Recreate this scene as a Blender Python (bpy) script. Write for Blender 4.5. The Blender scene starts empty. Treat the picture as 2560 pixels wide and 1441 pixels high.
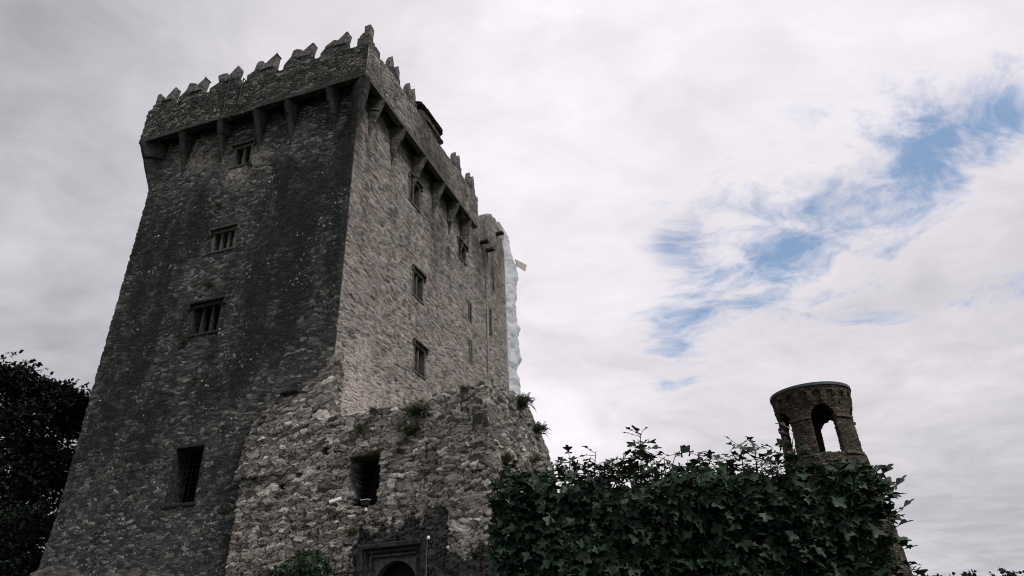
import bpy, math, random
import numpy as np
from mathutils import Vector, Matrix
R_ = math.radians
sc = bpy.context.scene
COL = sc.collection
RNG = np.random.default_rng(7)
random.seed(7)
Z = np.array([0., 0., 1.])

# ------------------------------------------------------------------ camera
# heights are measured from eye level (z = 0); the ground near the camera is at -1.6
FPX, PITCH, ROLL = 1753.1, 0.4934, 0.0332
F_ = np.array([0, math.cos(PITCH), math.sin(PITCH)])
R0 = np.array([1., 0, 0]); U0 = np.cross(R0, F_)
CR = math.cos(ROLL) * R0 - math.sin(ROLL) * U0
CU = math.sin(ROLL) * R0 + math.cos(ROLL) * U0
cam = bpy.data.cameras.new("camera"); camo = bpy.data.objects.new("camera", cam); COL.objects.link(camo)
cam.sensor_width = 36; cam.sensor_fit = 'HORIZONTAL'; cam.lens = FPX / 2560 * 36
cam.clip_start = 0.1; cam.clip_end = 3000
camo.matrix_world = Matrix(((CR[0], CU[0], -F_[0], 0), (CR[1], CU[1], -F_[1], 0), (CR[2], CU[2], -F_[2], 0), (0, 0, 0, 1)))
sc.camera = camo

def ray(px, py):
    d = F_ + CR * (px - 1280) / FPX - CU * (py - 720.5) / FPX
    return d / np.linalg.norm(d)
def hit(px, py, P, n):
    d = ray(px, py); return d * ((P @ n) / (d @ n))
def at(px, py, dist):                      # a point at a horizontal distance from the camera
    d = ray(px, py); return d * (dist / math.hypot(d[0], d[1]))

sc.view_settings.view_transform = 'Standard'; sc.view_settings.look = 'None'
sc.view_settings.exposure = 0.0; sc.view_settings.gamma = 1.0; sc.view_settings.use_curve_mapping = False
sc.cycles.max_bounces = 5; sc.cycles.diffuse_bounces = 3; sc.cycles.glossy_bounces = 2
sc.cycles.transparent_max_bounces = 6
sc.cycles.use_denoising = True
sc.cycles.filter_width = 1.05

# ------------------------------------------------------------------ node helper
class NT:
    def __init__(s, tree): s.t = tree; s.n = tree.nodes; s.l = tree.links
    def new(s, typ, ins=None, **kw):
        nd = s.n.new(typ)
        for k, v in kw.items(): setattr(nd, k, v)
        for k, v in (ins or {}).items(): s.put(nd.inputs[k], v)
        return nd
    def put(s, sock, v):
        if isinstance(v, bpy.types.NodeSocket): s.l.new(v, sock)
        else:
            if sock.type == 'RGBA' and isinstance(v, (tuple, list)) and len(v) == 3: v = (*v, 1)
            sock.default_value = v
    def math(s, op, a, b=0., c=None, clamp=False):
        nd = s.n.new('ShaderNodeMath'); nd.operation = op; nd.use_clamp = clamp
        s.put(nd.inputs[0], a); s.put(nd.inputs[1], b)
        if c is not None: s.put(nd.inputs[2], c)
        return nd.outputs[0]
    def vm(s, op, a, b=None, out=0):
        nd = s.n.new('ShaderNodeVectorMath'); nd.operation = op
        s.put(nd.inputs[0], a)
        if b is not None: s.put(nd.inputs[3 if op == 'SCALE' else 1], b)
        return nd.outputs['Value'] if op in ('DOT_PRODUCT', 'LENGTH') else nd.outputs[0]
    def noise(s, vec, scale, detail=4, rough=.55, dist=0., out='Fac'):
        nd = s.new('ShaderNodeTexNoise', {'Vector': vec, 'Scale': scale, 'Detail': detail, 'Roughness': rough, 'Distortion': dist})
        return nd.outputs[out]
    def mr(s, v, a, b, c=0., d=1., smooth=True):
        nd = s.new('ShaderNodeMapRange', {'Value': v, 'From Min': a, 'From Max': b, 'To Min': c, 'To Max': d})
        nd.interpolation_type = 'SMOOTHSTEP' if smooth else 'LINEAR'
        return nd.outputs[0]
    def mix(s, f, a, b, blend='MIX'):
        nd = s.n.new('ShaderNodeMix'); nd.data_type = 'RGBA'; nd.blend_type = blend
        s.put(nd.inputs[0], f); s.put(nd.inputs[6], a); s.put(nd.inputs[7], b)
        return nd.outputs[2]
    def ramp(s, f, stops, interp='LINEAR'):
        nd = s.n.new('ShaderNodeValToRGB'); nd.color_ramp.interpolation = interp
        el = nd.color_ramp.elements
        while len(el) < len(stops): el.new(.5)
        for e, (p, c) in zip(el, stops): e.position = p; e.color = (*c, 1)
        s.put(nd.inputs[0], f); return nd.outputs[0]

# ------------------------------------------------------------------ sky and sun
SUN_AZ, SUN_EL = R_(133), R_(48)           # azimuth clockwise from the view direction (+y)
w = bpy.data.worlds.new("World"); sc.world = w; w.use_nodes = True
t = NT(w.node_tree); t.n.clear()
sky = t.new('ShaderNodeTexSky', sky_type='NISHITA', sun_disc=False, sun_elevation=SUN_EL, sun_rotation=SUN_AZ)
d = t.new('ShaderNodeTexCoord').outputs['Generated']
d = t.vm('NORMALIZE', d)
def dirv(px, py): v = ray(px, py); return tuple(v)
def band(p0, p1, s_across, soft_end):
    a, b = np.array(dirv(*p0)), np.array(dirv(*p1))
    n = np.cross(a, b); n /= np.linalg.norm(n); m = a + b; m /= np.linalg.norm(m)
    tt = np.cross(n, m); half = abs(math.acos(a @ b)) / 2
    dv = t.vm('DOT_PRODUCT', d, tuple(n)); du = t.vm('DOT_PRODUCT', d, tuple(tt)); fr = t.vm('DOT_PRODUCT', d, tuple(m))
    e1 = t.math('POWER', t.math('DIVIDE', dv, s_across), 2.)
    e2 = t.mr(t.math('ABSOLUTE', du), math.sin(half) - soft_end, math.sin(half) + soft_end, 1, 0)
    g = t.math('EXPONENT', t.math('MULTIPLY', e1, -1.))
    return t.math('MULTIPLY', t.math('MULTIPLY', g, e2), t.mr(fr, 0., .2))
# cloud-deck coordinates (a flat deck overhead), turned so x runs along the gap in the clouds
sep = t.new('ShaderNodeSeparateXYZ', {0: d})
zz = t.math('ADD', t.math('MAXIMUM', sep.outputs[2], 0.), .16)
cxy = t.new('ShaderNodeCombineXYZ', {0: t.math('DIVIDE', sep.outputs[0], zz), 1: t.math('DIVIDE', sep.outputs[1], zz), 2: 0.37}).outputs[0]
rot = t.new('ShaderNodeMapping', {'Vector': cxy, 'Rotation': (0, 0, R_(20)), 'Scale': (1., 1.25, 1.)}).outputs[0]
warp = t.noise(rot, 1.6, 3, .5, 0, 'Color')
rw = t.vm('ADD', rot, t.vm('SCALE', t.vm('SUBTRACT', warp, (.5, .5, .5)), .55))
n1 = t.noise(rw, 3.4, 10, .66)
n2 = t.noise(rw, 1.05, 5, .52)
n3 = t.noise(rw, 8.5, 7, .6)
g1 = band((1610, 900), (2620, 210), .058, .05)
g2 = band((1680, 640), (2500, 250), .10, .12)
g3 = band((2080, 800), (2700, 660), .028, .06)
g4 = band((1620, 600), (1780, 600), .05, .03)
env = t.math('ADD', t.math('ADD', t.math('MULTIPLY', g1, .78), t.math('MULTIPLY', g2, .52)), t.math('ADD', t.math('MULTIPLY', g3, .55), t.math('MULTIPLY', g4, .6)))
cov = t.math('ADD', env, t.math('ADD', t.math('MULTIPLY', t.math('SUBTRACT', n1, .5), 2.9), t.math('MULTIPLY', t.math('SUBTRACT', n3, .5), 2.0)))
blue = t.mr(cov, .28, 1.36)
blue = t.math('MULTIPLY', blue, t.mr(env, .02, .3))
# the cloud: brightest where the sun sits behind it, thicker and greyer low down and to the left
sunv = np.array(dirv(1560, 560)); bright = t.vm('DOT_PRODUCT', d, tuple(sunv))
glow = t.mr(bright, .70, 1.0)
low = t.mr(sep.outputs[2], .02, .42, 1, 0)
thick = t.math('ADD', t.math('MULTIPLY', t.math('SUBTRACT', n2, .5), 1.2), t.math('ADD', t.math('MULTIPLY', t.math('SUBTRACT', n1, .5), .50), t.math('MULTIPLY', t.math('SUBTRACT', n3, .5), .22)))
lum = t.math('ADD', t.math('ADD', .53, t.math('MULTIPLY', glow, .30)), t.math('MULTIPLY', thick, .62))
lum = t.math('SUBTRACT', lum, t.math('MULTIPLY', low, .13))
tint = t.mix(t.mr(lum, .45, .85), (.985, .965, 1.045), (1.02, .968, 1.025))
cloud = t.vm('SCALE', tint, t.math('MULTIPLY', lum, 10.))
blues = t.vm('MULTIPLY', sky.outputs[0], (.80, 1.36, 1.56))
skyc = t.mix(t.math('MULTIPLY', blue, .82), cloud, blues)
bg = t.new('ShaderNodeBackground', {'Color': skyc, 'Strength': .1})
t.l.new(bg.outputs[0], t.new('ShaderNodeOutputWorld').inputs[0])

sl = bpy.data.lights.new("sun", 'SUN'); so = bpy.data.objects.new("sun", sl); COL.objects.link(so)
sl.energy = 2.3; sl.angle = R_(16); sl.color = (1, .965, .92)
sd = Vector((math.sin(SUN_AZ) * math.cos(SUN_EL), math.cos(SUN_AZ) * math.cos(SUN_EL), math.sin(SUN_EL)))
so.rotation_euler = sd.to_track_quat('Z', 'Y').to_euler()

# ------------------------------------------------------------------ object helpers
def empty(name, loc, label=None, cat=None, group=None, kind=None):
    o = bpy.data.objects.new(name, None); COL.objects.link(o); o.location = tuple(loc)
    o.empty_display_size = .3
    return tag(o, label, cat, group, kind)
def tag(o, label=None, cat=None, group=None, kind=None):
    for k, v in (('label', label), ('category', cat), ('group', group), ('kind', kind)):
        if v: o[k] = v
    return o
def wloc(o):
    v = np.array(o.location)
    return v + (wloc(o.parent) if o.parent else 0)
def mesh(name, V, F, mats, parent=None, smooth=False, mi=None, attrs=None, base=None):
    """links one mesh object; V are world positions, stored relative to the object's origin"""
    V = np.asarray(V, float)
    off = wloc(parent) if parent else (np.array(base) if base is not None else V.mean(0) * np.array([1, 1, 0]) + np.array([0, 0, V[:, 2].min()]))
    me = bpy.data.meshes.new(name)
    me.from_pydata((V - off).tolist(), [], F if isinstance(F, list) else F.tolist())
    if not isinstance(mats, (list, tuple)): mats = [mats]
    for m in mats: me.materials.append(m)
    if mi is not None: me.polygons.foreach_set('material_index', np.asarray(mi, 'i'))
    me.polygons.foreach_set('use_smooth', np.full(len(me.polygons), smooth))
    for k, a in (attrs or {}).items():
        me.attributes.new(k, 'FLOAT', 'POINT').data.foreach_set('value', np.asarray(a, 'f'))
    me.update()
    o = bpy.data.objects.new(name, me); COL.objects.link(o)
    if parent: o.parent = parent
    else: o.location = tuple(off)
    return o
class MB:
    """collects simple solids in world space"""
    def __init__(s): s.V = []; s.F = []; s.n = 0
    def add(s, V, F):
        V = np.asarray(V, float); s.V.append(V); s.F += [tuple(int(i) + s.n for i in f) for f in F]; s.n += len(V); return s
    def hexa(s, P):                       # 8 corners: bottom 0-3, top 4-7
        return s.add(P, [(3, 2, 1, 0), (4, 5, 6, 7), (0, 1, 5, 4), (1, 2, 6, 5), (2, 3, 7, 6), (3, 0, 4, 7)])
    def box(s, o, ax, ay, az, x0, x1, y0, y1, z0, z1, jit=0.):
        P = [o + ax * x + ay * y + az * z for z in (z0, z1) for x, y in ((x0, y0), (x1, y0), (x1, y1), (x0, y1))]
        P = np.array(P)
        if jit: P = P + RNG.normal(0, jit, P.shape)
        return s.hexa(P)
    def prism(s, o, ax, ay, az, prof, y0, y1):   # profile in (ax, az), extruded along ay
        n = len(prof); P = [o + ax * a + az * b + ay * y for y in (y0, y1) for a, b in prof]
        return s.add(P, [tuple(range(n)), tuple(range(2 * n - 1, n - 1, -1))] + [(i, i + n, (i + 1) % n + n, (i + 1) % n) for i in range(n)])
    def tube(s, pts, rad, k=6):
        pts = np.asarray(pts, float); rad = np.broadcast_to(rad, len(pts)); V = []
        for i, p in enumerate(pts):
            d = pts[min(i + 1, len(pts) - 1)] - pts[max(i - 1, 0)]; d = d / (np.linalg.norm(d) + 1e-9)
            a = np.cross(d, [0, 0, 1.] if abs(d[2]) < .9 else [1., 0, 0]); a /= np.linalg.norm(a); b = np.cross(d, a)
            for j in range(k):
                th = 2 * math.pi * j / k; V.append(p + rad[i] * (a * math.cos(th) + b * math.sin(th)))
        F = [(i * k + j, i * k + (j + 1) % k, (i + 1) * k + (j + 1) % k, (i + 1) * k + j) for i in range(len(pts) - 1) for j in range(k)]
        F += [tuple(range(k - 1, -1, -1)), tuple(range((len(pts) - 1) * k, len(pts) * k))]
        return s.add(V, F)
    def build(s, name, mats, parent=None, smooth=False, base=None, bevel=0., sub=0):
        o = mesh(name, np.concatenate(s.V), s.F, mats, parent, smooth, base=base)
        if bevel:
            m = o.modifiers.new('bevel', 'BEVEL'); m.width = bevel; m.segments = 1
        return o
def panel(front, back, keep, wrap=False):
    """front/back: (nu,nv,3) grids, keep: (nu-1,nv-1) mask -> solid shell with closed rims"""
    nu, nv = front.shape[:2]; N = nu * nv
    idx = np.arange(N).reshape(nu, nv)
    if wrap:
        idx = np.concatenate([idx, idx[:1]], 0); nu += 1
    I, J = np.nonzero(keep)
    a, b, c, e = idx[I, J], idx[I + 1, J], idx[I + 1, J + 1], idx[I, J + 1]
    F = [np.stack([a, b, c, e], 1)]
    B = [np.stack([e, c, b, a], 1) + N]
    K = np.pad(keep, 1)
    if wrap: K[0, 1:-1] = keep[-1]; K[-1, 1:-1] = keep[0]
    k = K[1:-1, 1:-1]
    for (di, dj), (p, q) in {(-1, 0): (0, 3), (1, 0): (2, 1), (0, -1): (1, 0), (0, 1): (3, 2)}.items():
        nb = K[1 + di:K.shape[0] - 1 + di, 1 + dj:K.shape[1] - 1 + dj]
        I, J = np.nonzero(k & ~nb)
        cs = [idx[I, J], idx[I + 1, J], idx[I + 1, J + 1], idx[I, J + 1]]
        F.append(np.stack([cs[p], cs[q], cs[q] + N, cs[p] + N], 1))
    nf = sum(len(x) for x in F)
    F = np.concatenate(F + B)
    V = np.concatenate([front.reshape(-1, 3), back.reshape(-1, 3)])
    used = np.unique(F); remap = np.full(2 * N, -1); remap[used] = np.arange(len(used))
    return V[used], remap[F], used % N
def fbm(x, y, seed, octs=4):
    r = np.random.default_rng(seed); out = 0; amp = 1.
    for o in range(octs):
        tab = r.uniform(-1, 1, (64, 64)); xi, yi = np.floor(x).astype(int), np.floor(y).astype(int)
        fx, fy = x - xi, y - yi; fx = fx * fx * (3 - 2 * fx); fy = fy * fy * (3 - 2 * fy)
        g = lambda a, b: tab[a % 64, b % 64]
        out = out + amp * ((g(xi, yi) * (1 - fx) + g(xi + 1, yi) * fx) * (1 - fy) + (g(xi, yi + 1) * (1 - fx) + g(xi + 1, yi + 1) * fx) * fy)
        x = x * 2.03 + 7; y = y * 2.03 + 3; amp *= .5
    return out

def stone(name, P, ax, ay, az, h, seed, mat, parent, e=.28, noise=.10):
    """a worn block: rounded box with an uneven outline"""
    th = np.linspace(0, 2 * math.pi, 49)[:-1]; ph = np.linspace(-math.pi / 2, math.pi / 2, 25)
    TT, PP = np.meshgrid(th, ph, indexing='ij'); pw = lambda v: np.sign(v) * np.abs(v) ** e
    x, y, z = pw(np.cos(PP)) * pw(np.cos(TT)), pw(np.cos(PP)) * pw(np.sin(TT)), pw(np.sin(PP))
    n = 1 + noise * fbm(x * 1.3 + seed * 3.1, z * 1.3 + y + seed, seed)
    sk = RNG.normal(0, .12, 3)
    x2 = (x + sk[0] * z) * n; z2 = (z + sk[1] * x) * n
    V = P + ax * (x2 * h[0])[..., None] + ay * (y * n * h[1])[..., None] + az * (z2 * h[2])[..., None]
    i = np.arange(48 * 25).reshape(48, 25); r = np.roll(i, -1, 0)
    F = np.stack([i[:, :-1], r[:, :-1], r[:, 1:], i[:, 1:]], 2).reshape(-1, 4)
    return mesh(name, V.reshape(-1, 3), F, mat, parent, True)

# ------------------------------------------------------------------ materials
def simple(name, col, rough=.85, var=.35, nscale=6., bump=.25, metal=0., spec=.3):
    m = bpy.data.materials.new(name); m.use_nodes = True; t = NT(m.node_tree); b = t.n['Principled BSDF']
    tc = t.new('ShaderNodeTexCoord').outputs['Object']
    n = t.noise(tc, nscale, 6, .6)
    c = t.mix(t.mr(n, .3, .7), tuple(x * (1 - var) for x in col), tuple(min(1, x * (1 + var)) for x in col))
    t.put(b.inputs['Base Color'], c); b.inputs['Roughness'].default_value = rough; b.inputs['Metallic'].default_value = metal
    b.inputs['Specular IOR Level'].default_value = spec
    if bump:
        bp = t.new('ShaderNodeBump', {'Height': t.noise(tc, nscale * 4, 5, .65), 'Strength': bump, 'Distance': .03})
        t.put(b.inputs['Normal'], bp.outputs[0])
    return m
def masonry(name, stones, mortar, scale=3.2, aspect=2.6, disp=.05, joint=(.02, .10), stain_col=(.02, .021, .022), stain=.5,
            stain_rng=(.48, .68), lichen=.0, lichen_col=(.55, .54, .5), moss=.0, grain=.55, warpamt=.22, layer=.5, use_attr=False,
            streak=.14, mortar_vis=1., big=.0, lump=1., squash=1., plateau=.17, tilt=0.):
    m = bpy.data.materials.new(name); m.use_nodes = True; m.displacement_method = 'BOTH'
    t = NT(m.node_tree); b = t.n['Principled BSDF']; out = t.n['Material Output']
    tc = t.new('ShaderNodeTexCoord').outputs['Object']
    if squash != 1.: tc = t.vm('MULTIPLY', tc, (squash, squash, 1.))     # long thin courses
    wv = t.vm('ADD', tc, t.vm('SCALE', t.vm('SUBTRACT', t.noise(tc, 1.7, 4, .6, 0, 'Color'), (.5, .5, .5)), warpamt * 2))
    wv = t.vm('ADD', wv, t.vm('SCALE', t.vm('SUBTRACT', t.noise(tc, 7., 3, .6, 0, 'Color'), (.5, .5, .5)), warpamt * .45))
    sv = t.vm('MULTIPLY', wv, (1, 1, aspect))
    vc = t.new('ShaderNodeTexVoronoi', {'Vector': sv, 'Scale': scale, 'Randomness': .9}, feature='F1')
    ve = t.new('ShaderNodeTexVoronoi', {'Vector': sv, 'Scale': scale, 'Randomness': .9}, feature='DISTANCE_TO_EDGE')
    rc = t.new('ShaderNodeSeparateColor', {0: vc.outputs['Color']})
    edge = ve.outputs[0]; r1, r2, r3 = rc.outputs[0], rc.outputs[1], rc.outputs[2]
    if big:        # here and there a few larger blocks break the coursing
        vb = t.new('ShaderNodeTexVoronoi', {'Vector': sv, 'Scale': scale * .42, 'Randomness': 1.}, feature='F1')
        vbe = t.new('ShaderNodeTexVoronoi', {'Vector': sv, 'Scale': scale * .42, 'Randomness': 1.}, feature='DISTANCE_TO_EDGE')
        bs = t.new('ShaderNodeSeparateColor', {0: vb.outputs['Color']})
        isb = t.math('LESS_THAN', bs.outputs[1], big)
        edge = t.math('ADD', t.math('MULTIPLY', edge, t.math('SUBTRACT', 1., isb)), t.math('MULTIPLY', t.math('MULTIPLY', vbe.outputs[0], 1.2), isb))
        def sel(a, c): return t.math('ADD', t.math('MULTIPLY', a, t.math('SUBTRACT', 1., isb)), t.math('MULTIPLY', c, isb))
        r1 = sel(r1, t.math('FRACT', t.math('MULTIPLY', bs.outputs[0], 3.7))); r2 = sel(r2, bs.outputs[2]); r3 = sel(r3, bs.outputs[0])
    ns = len(stones)
    col = t.ramp(r1, [(i / (ns - 1 + 1e-6), c) for i, c in enumerate(stones)])
    gr = t.noise(tc, 11., 7, .7)
    gr2 = t.noise(tc, 34., 4, .7)
    gsum = t.math('ADD', t.math('MULTIPLY', gr, .5), t.math('MULTIPLY', gr2, .5))
    lay = t.noise(t.vm('MULTIPLY', wv, (1, 1, 5.5)), 3.2, 6, .72)
    col = t.vm('SCALE', col, t.mr(lay, .36, .64, 1 - layer, 1 + layer, False))
    gfac = t.mr(gsum, .34, .66, 1 - grain, 1 + grain, False)
    col = t.vm('SCALE', col, gfac)
    mk = t.mr(t.math('ADD', edge, t.math('MULTIPLY', t.math('SUBTRACT', gr, .5), .06)), joint[0], joint[1])
    mort = t.vm('SCALE', mortar, t.mr(gsum, .3, .7, .6, 1.4, False))
    col = t.mix(t.math('MAXIMUM', mk, 1 - mortar_vis), mort, col)
    # broad weathering and vertical run-off streaks
    big_n = t.noise(tc, .42, 5, .6)
    st_v = t.vm('MULTIPLY', tc, (1, 1, streak))
    st_n = t.noise(st_v, 1.1, 6, .62)
    fine = t.noise(tc, 3.1, 6, .7)
    s = t.math('ADD', t.math('ADD', t.math('MULTIPLY', st_n, .38), t.math('MULTIPLY', big_n, .20)), t.math('ADD', t.math('MULTIPLY', fine, .30), t.math('MULTIPLY', gr, .12)))
    if use_attr:
        at_ = t.new('ShaderNodeAttribute', attribute_name='stain').outputs['Fac']
        s = t.math('ADD', s, at_)
        pm = t.math('MULTIPLY', t.mr(t.math('MULTIPLY', at_, -1.), .12, .30), t.mr(t.math('ADD', fine, t.math('MULTIPLY', gr, .5)), .62, .82))
        col = t.mix(t.math('MULTIPLY', pm, .75), col, t.vm('SCALE', (.50, .435, .39), gfac))
    sm = t.mr(s, stain_rng[0], stain_rng[1])
    col = t.mix(t.math('MULTIPLY', sm, stain), col, t.vm('SCALE', stain_col, gfac))
    if moss:
        mm = t.mr(t.noise(tc, 1.9, 6, .7), .60, .72)
        col = t.mix(t.math('MULTIPLY', mm, moss), col, (.085, .062, .028))
    if lichen:
        for sc_, k in ((2.3, .05), (4.6, .075), (8.5, .10), (14., .11)):
            lv = t.new('ShaderNodeTexVoronoi', {'Vector': t.vm('ADD', tc, t.vm('SCALE', t.noise(tc, 5., 3, .6, 0, 'Color'), .22)), 'Scale': sc_, 'Randomness': 1.})
            ls = t.new('ShaderNodeSeparateColor', {0: lv.outputs['Color']})
            rad = t.math('MULTIPLY', t.math('MULTIPLY', t.math('POWER', ls.outputs[0], 5.), t.mr(t.noise(tc, .9, 4, .6), .40, .62)), k * 4.2 * lichen)
            lm = t.mr(t.math('SUBTRACT', rad, lv.outputs['Distance']), 0., .05)
            col = t.mix(lm, col, t.vm('SCALE', lichen_col, t.mr(gr, .3, .7, .55, 1.15, False)))
    t.put(b.inputs['Base Color'], col); b.inputs['Roughness'].default_value = .93; b.inputs['Specular IOR Level'].default_value = .18
    h = t.mr(edge, 0., plateau)
    h = t.math('MULTIPLY', h, t.math('ADD', .45, t.math('MULTIPLY', r2, .75)))
    h = t.math('ADD', h, t.math('MULTIPLY', t.math('SUBTRACT', gr, .5), .9 * lump))
    h = t.math('ADD', h, t.math('MULTIPLY', t.math('SUBTRACT', fine, .5), .8 * lump))
    h = t.math('ADD', h, t.math('MULTIPLY', t.math('SUBTRACT', gr2, .5), .35))
    if tilt:      # each stone leans its own way, so its face catches the light differently
        tl = t.vm('DOT_PRODUCT', t.vm('SUBTRACT', sv, vc.outputs['Position']), t.vm('SUBTRACT', vc.outputs['Color'], (.5, .5, .5)))
        h = t.math('ADD', h, t.math('MULTIPLY', tl, tilt * scale))
    h = t.math('ADD', h, t.math('MULTIPLY', t.math('SUBTRACT', lay, .5), 1.1 * layer))
    dn = t.new('ShaderNodeDisplacement', {'Height': h, 'Midlevel': .5, 'Scale': disp})
    t.l.new(dn.outputs[0], out.inputs['Displacement'])
    return m
M = {}
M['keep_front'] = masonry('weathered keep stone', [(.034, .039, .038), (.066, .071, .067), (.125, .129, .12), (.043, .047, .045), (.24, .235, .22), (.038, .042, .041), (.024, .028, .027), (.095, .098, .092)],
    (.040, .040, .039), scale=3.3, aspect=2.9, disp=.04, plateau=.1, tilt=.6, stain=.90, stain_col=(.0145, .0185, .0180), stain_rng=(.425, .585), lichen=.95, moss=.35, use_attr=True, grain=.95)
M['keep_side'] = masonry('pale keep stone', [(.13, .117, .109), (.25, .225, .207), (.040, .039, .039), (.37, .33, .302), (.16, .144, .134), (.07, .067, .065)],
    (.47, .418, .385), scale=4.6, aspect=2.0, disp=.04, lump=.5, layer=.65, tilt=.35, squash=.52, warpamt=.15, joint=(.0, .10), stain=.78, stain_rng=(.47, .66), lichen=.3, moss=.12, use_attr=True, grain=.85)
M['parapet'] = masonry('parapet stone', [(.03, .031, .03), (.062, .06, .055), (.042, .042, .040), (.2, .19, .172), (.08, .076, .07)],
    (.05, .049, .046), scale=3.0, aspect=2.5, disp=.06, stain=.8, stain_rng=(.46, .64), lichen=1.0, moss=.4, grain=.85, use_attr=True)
M['rubble'] = masonry('gatehouse rubble', [(.285, .255, .23), (.075, .073, .071), (.41, .37, .338), (.155, .142, .132), (.58, .53, .49), (.036, .037, .037), (.33, .295, .268), (.23, .206, .189)],
    (.085, .075, .068), scale=2.9, aspect=2.9, disp=.085, lump=.35, layer=.5, plateau=.06, tilt=1.2, joint=(.0, .06), stain=.9, stain_rng=(.56, .70), lichen=.35, moss=.25, use_attr=True, grain=.6, warpamt=.22, big=.18)
M['turret'] = masonry('brown turret stone', [(.052, .039, .030), (.09, .068, .05), (.036, .031, .027), (.14, .115, .09), (.066, .052, .039)],
    (.065, .053, .043), scale=6.0, aspect=2.4, disp=.025, stain=.6, stain_rng=(.48, .66), lichen=.6, moss=.5, grain=.7)
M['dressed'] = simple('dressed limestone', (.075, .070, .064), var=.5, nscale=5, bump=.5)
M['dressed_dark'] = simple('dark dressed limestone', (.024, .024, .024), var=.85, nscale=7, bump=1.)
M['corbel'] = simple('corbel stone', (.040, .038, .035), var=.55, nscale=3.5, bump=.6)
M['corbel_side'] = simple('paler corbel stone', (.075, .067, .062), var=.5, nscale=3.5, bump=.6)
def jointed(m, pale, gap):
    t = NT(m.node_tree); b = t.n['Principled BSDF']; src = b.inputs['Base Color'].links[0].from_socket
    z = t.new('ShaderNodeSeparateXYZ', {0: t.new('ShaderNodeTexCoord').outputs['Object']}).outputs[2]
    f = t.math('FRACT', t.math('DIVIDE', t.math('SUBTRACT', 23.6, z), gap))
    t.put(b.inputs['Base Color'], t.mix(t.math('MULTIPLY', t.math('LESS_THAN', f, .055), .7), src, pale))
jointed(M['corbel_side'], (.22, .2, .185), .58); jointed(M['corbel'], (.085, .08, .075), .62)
M['cap'] = simple('merlon slab stone', (.115, .112, .105), var=.8, nscale=7, bump=.7)
M['roof'] = simple('wall walk and added roof', (.05, .05, .048), nscale=3)
M['dark_interior'] = simple('near-black interior shade', (.02, .02, .02), bump=0)  # near-black stand-in for unlit interiors, shade put into the colour
M['iron'] = simple('black wrought iron', (.018, .018, .02), rough=.6, metal=.3, bump=.1)
M['white'] = simple('white painted metal', (.72, .72, .70), rough=.45, var=.08, bump=0)
M['cable'] = simple('grey cable', (.09, .088, .085), rough=.6, var=.1, bump=0)
M['turret_plain'] = simple('brown turret trim', (.085, .068, .052), var=.5, nscale=8, bump=.5)
M['lead'] = simple('blue grey lead capping', (.065, .078, .09), rough=.55, var=.25, bump=.15)
M['slate'] = simple('grey slate', (.055, .056, .060), var=.4, nscale=8, bump=.4)
M['wood'] = simple('mossy lintel stone', (.075, .062, .043), var=.5, nscale=7, bump=.5)
M['ply'] = simple('weathered plywood', (.46, .43, .39), var=.2, nscale=4, bump=.1)
M['grass'] = simple('grass', (.03, .055, .018), var=.5, nscale=2, bump=.4)
M['bark'] = simple('bark', (.014, .012, .011), var=.4, nscale=8, bump=.5)
M['stem'] = simple('green brown stem', (.05, .055, .03), var=.3, nscale=8, bump=.2)
def leafmat(name, c0, c1, rough=.5, trans=.25, spec=.4):
    m = bpy.data.materials.new(name); m.use_nodes = True; t = NT(m.node_tree); b = t.n['Principled BSDF']
    a = t.new('ShaderNodeAttribute', attribute_name='tone').outputs['Fac']
    tc = t.new('ShaderNodeTexCoord').outputs['Object']
    c = t.mix(a, c0, c1); c = t.vm('SCALE', c, t.mr(t.noise(tc, 9., 3), .3, .7, .75, 1.25, False))
    t.put(b.inputs['Base Color'], c); b.inputs['Roughness'].default_value = rough; b.inputs['Specular IOR Level'].default_value = spec
    tr = t.new('ShaderNodeBsdfTranslucent', {'Color': t.vm('MULTIPLY', c, (1.1, 1.3, .7))})
    mx = t.new('ShaderNodeMixShader', {0: trans, 1: b.outputs[0], 2: tr.outputs[0]})
    t.l.new(mx.outputs[0], t.n['Material Output'].inputs[0])
    return m
M['fig'] = leafmat('fig leaves', (.006, .016, .008), (.034, .074, .038), rough=.55, trans=.18, spec=.3)
M['yew'] = leafmat('yew needles', (.008, .014, .010), (.018, .028, .018), rough=.7, trans=.1, spec=.2)
M['herb'] = leafmat('wall herbs', (.020, .032, .014), (.07, .075, .03), rough=.7)
M['bush'] = leafmat('bush leaves', (.015, .038, .018), (.035, .085, .04), rough=.5)
M['far'] = leafmat('far tree leaves', (.022, .034, .028), (.045, .06, .046), rough=.8, trans=.1, spec=.1)
def sheeting():
    m = bpy.data.materials.new('white plastic sheeting'); m.use_nodes = True; t = NT(m.node_tree); b = t.n['Principled BSDF']
    tc = t.new('ShaderNodeTexCoord').outputs['Object']
    n = t.noise(t.vm('MULTIPLY', tc, (1, 1, .6)), 2.2, 5, .6, 1.2)
    t.put(b.inputs['Base Color'], t.mix(t.mr(n, .25, .6), (.74, .77, .80), (.88, .89, .90))); b.inputs['Roughness'].default_value = .35
    bp = t.new('ShaderNodeBump', {'Height': n, 'Strength': .7, 'Distance': .3}); t.put(b.inputs['Normal'], bp.outputs[0])
    tr = t.new('ShaderNodeBsdfTranslucent', {'Color': (.85, .87, .9)})
    t.l.new(t.new('ShaderNodeMixShader', {0: .45, 1: b.outputs[0], 2: tr.outputs[0]}).outputs[0], t.n['Material Output'].inputs[0])
    return m
M['sheet'] = sheeting()

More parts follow.
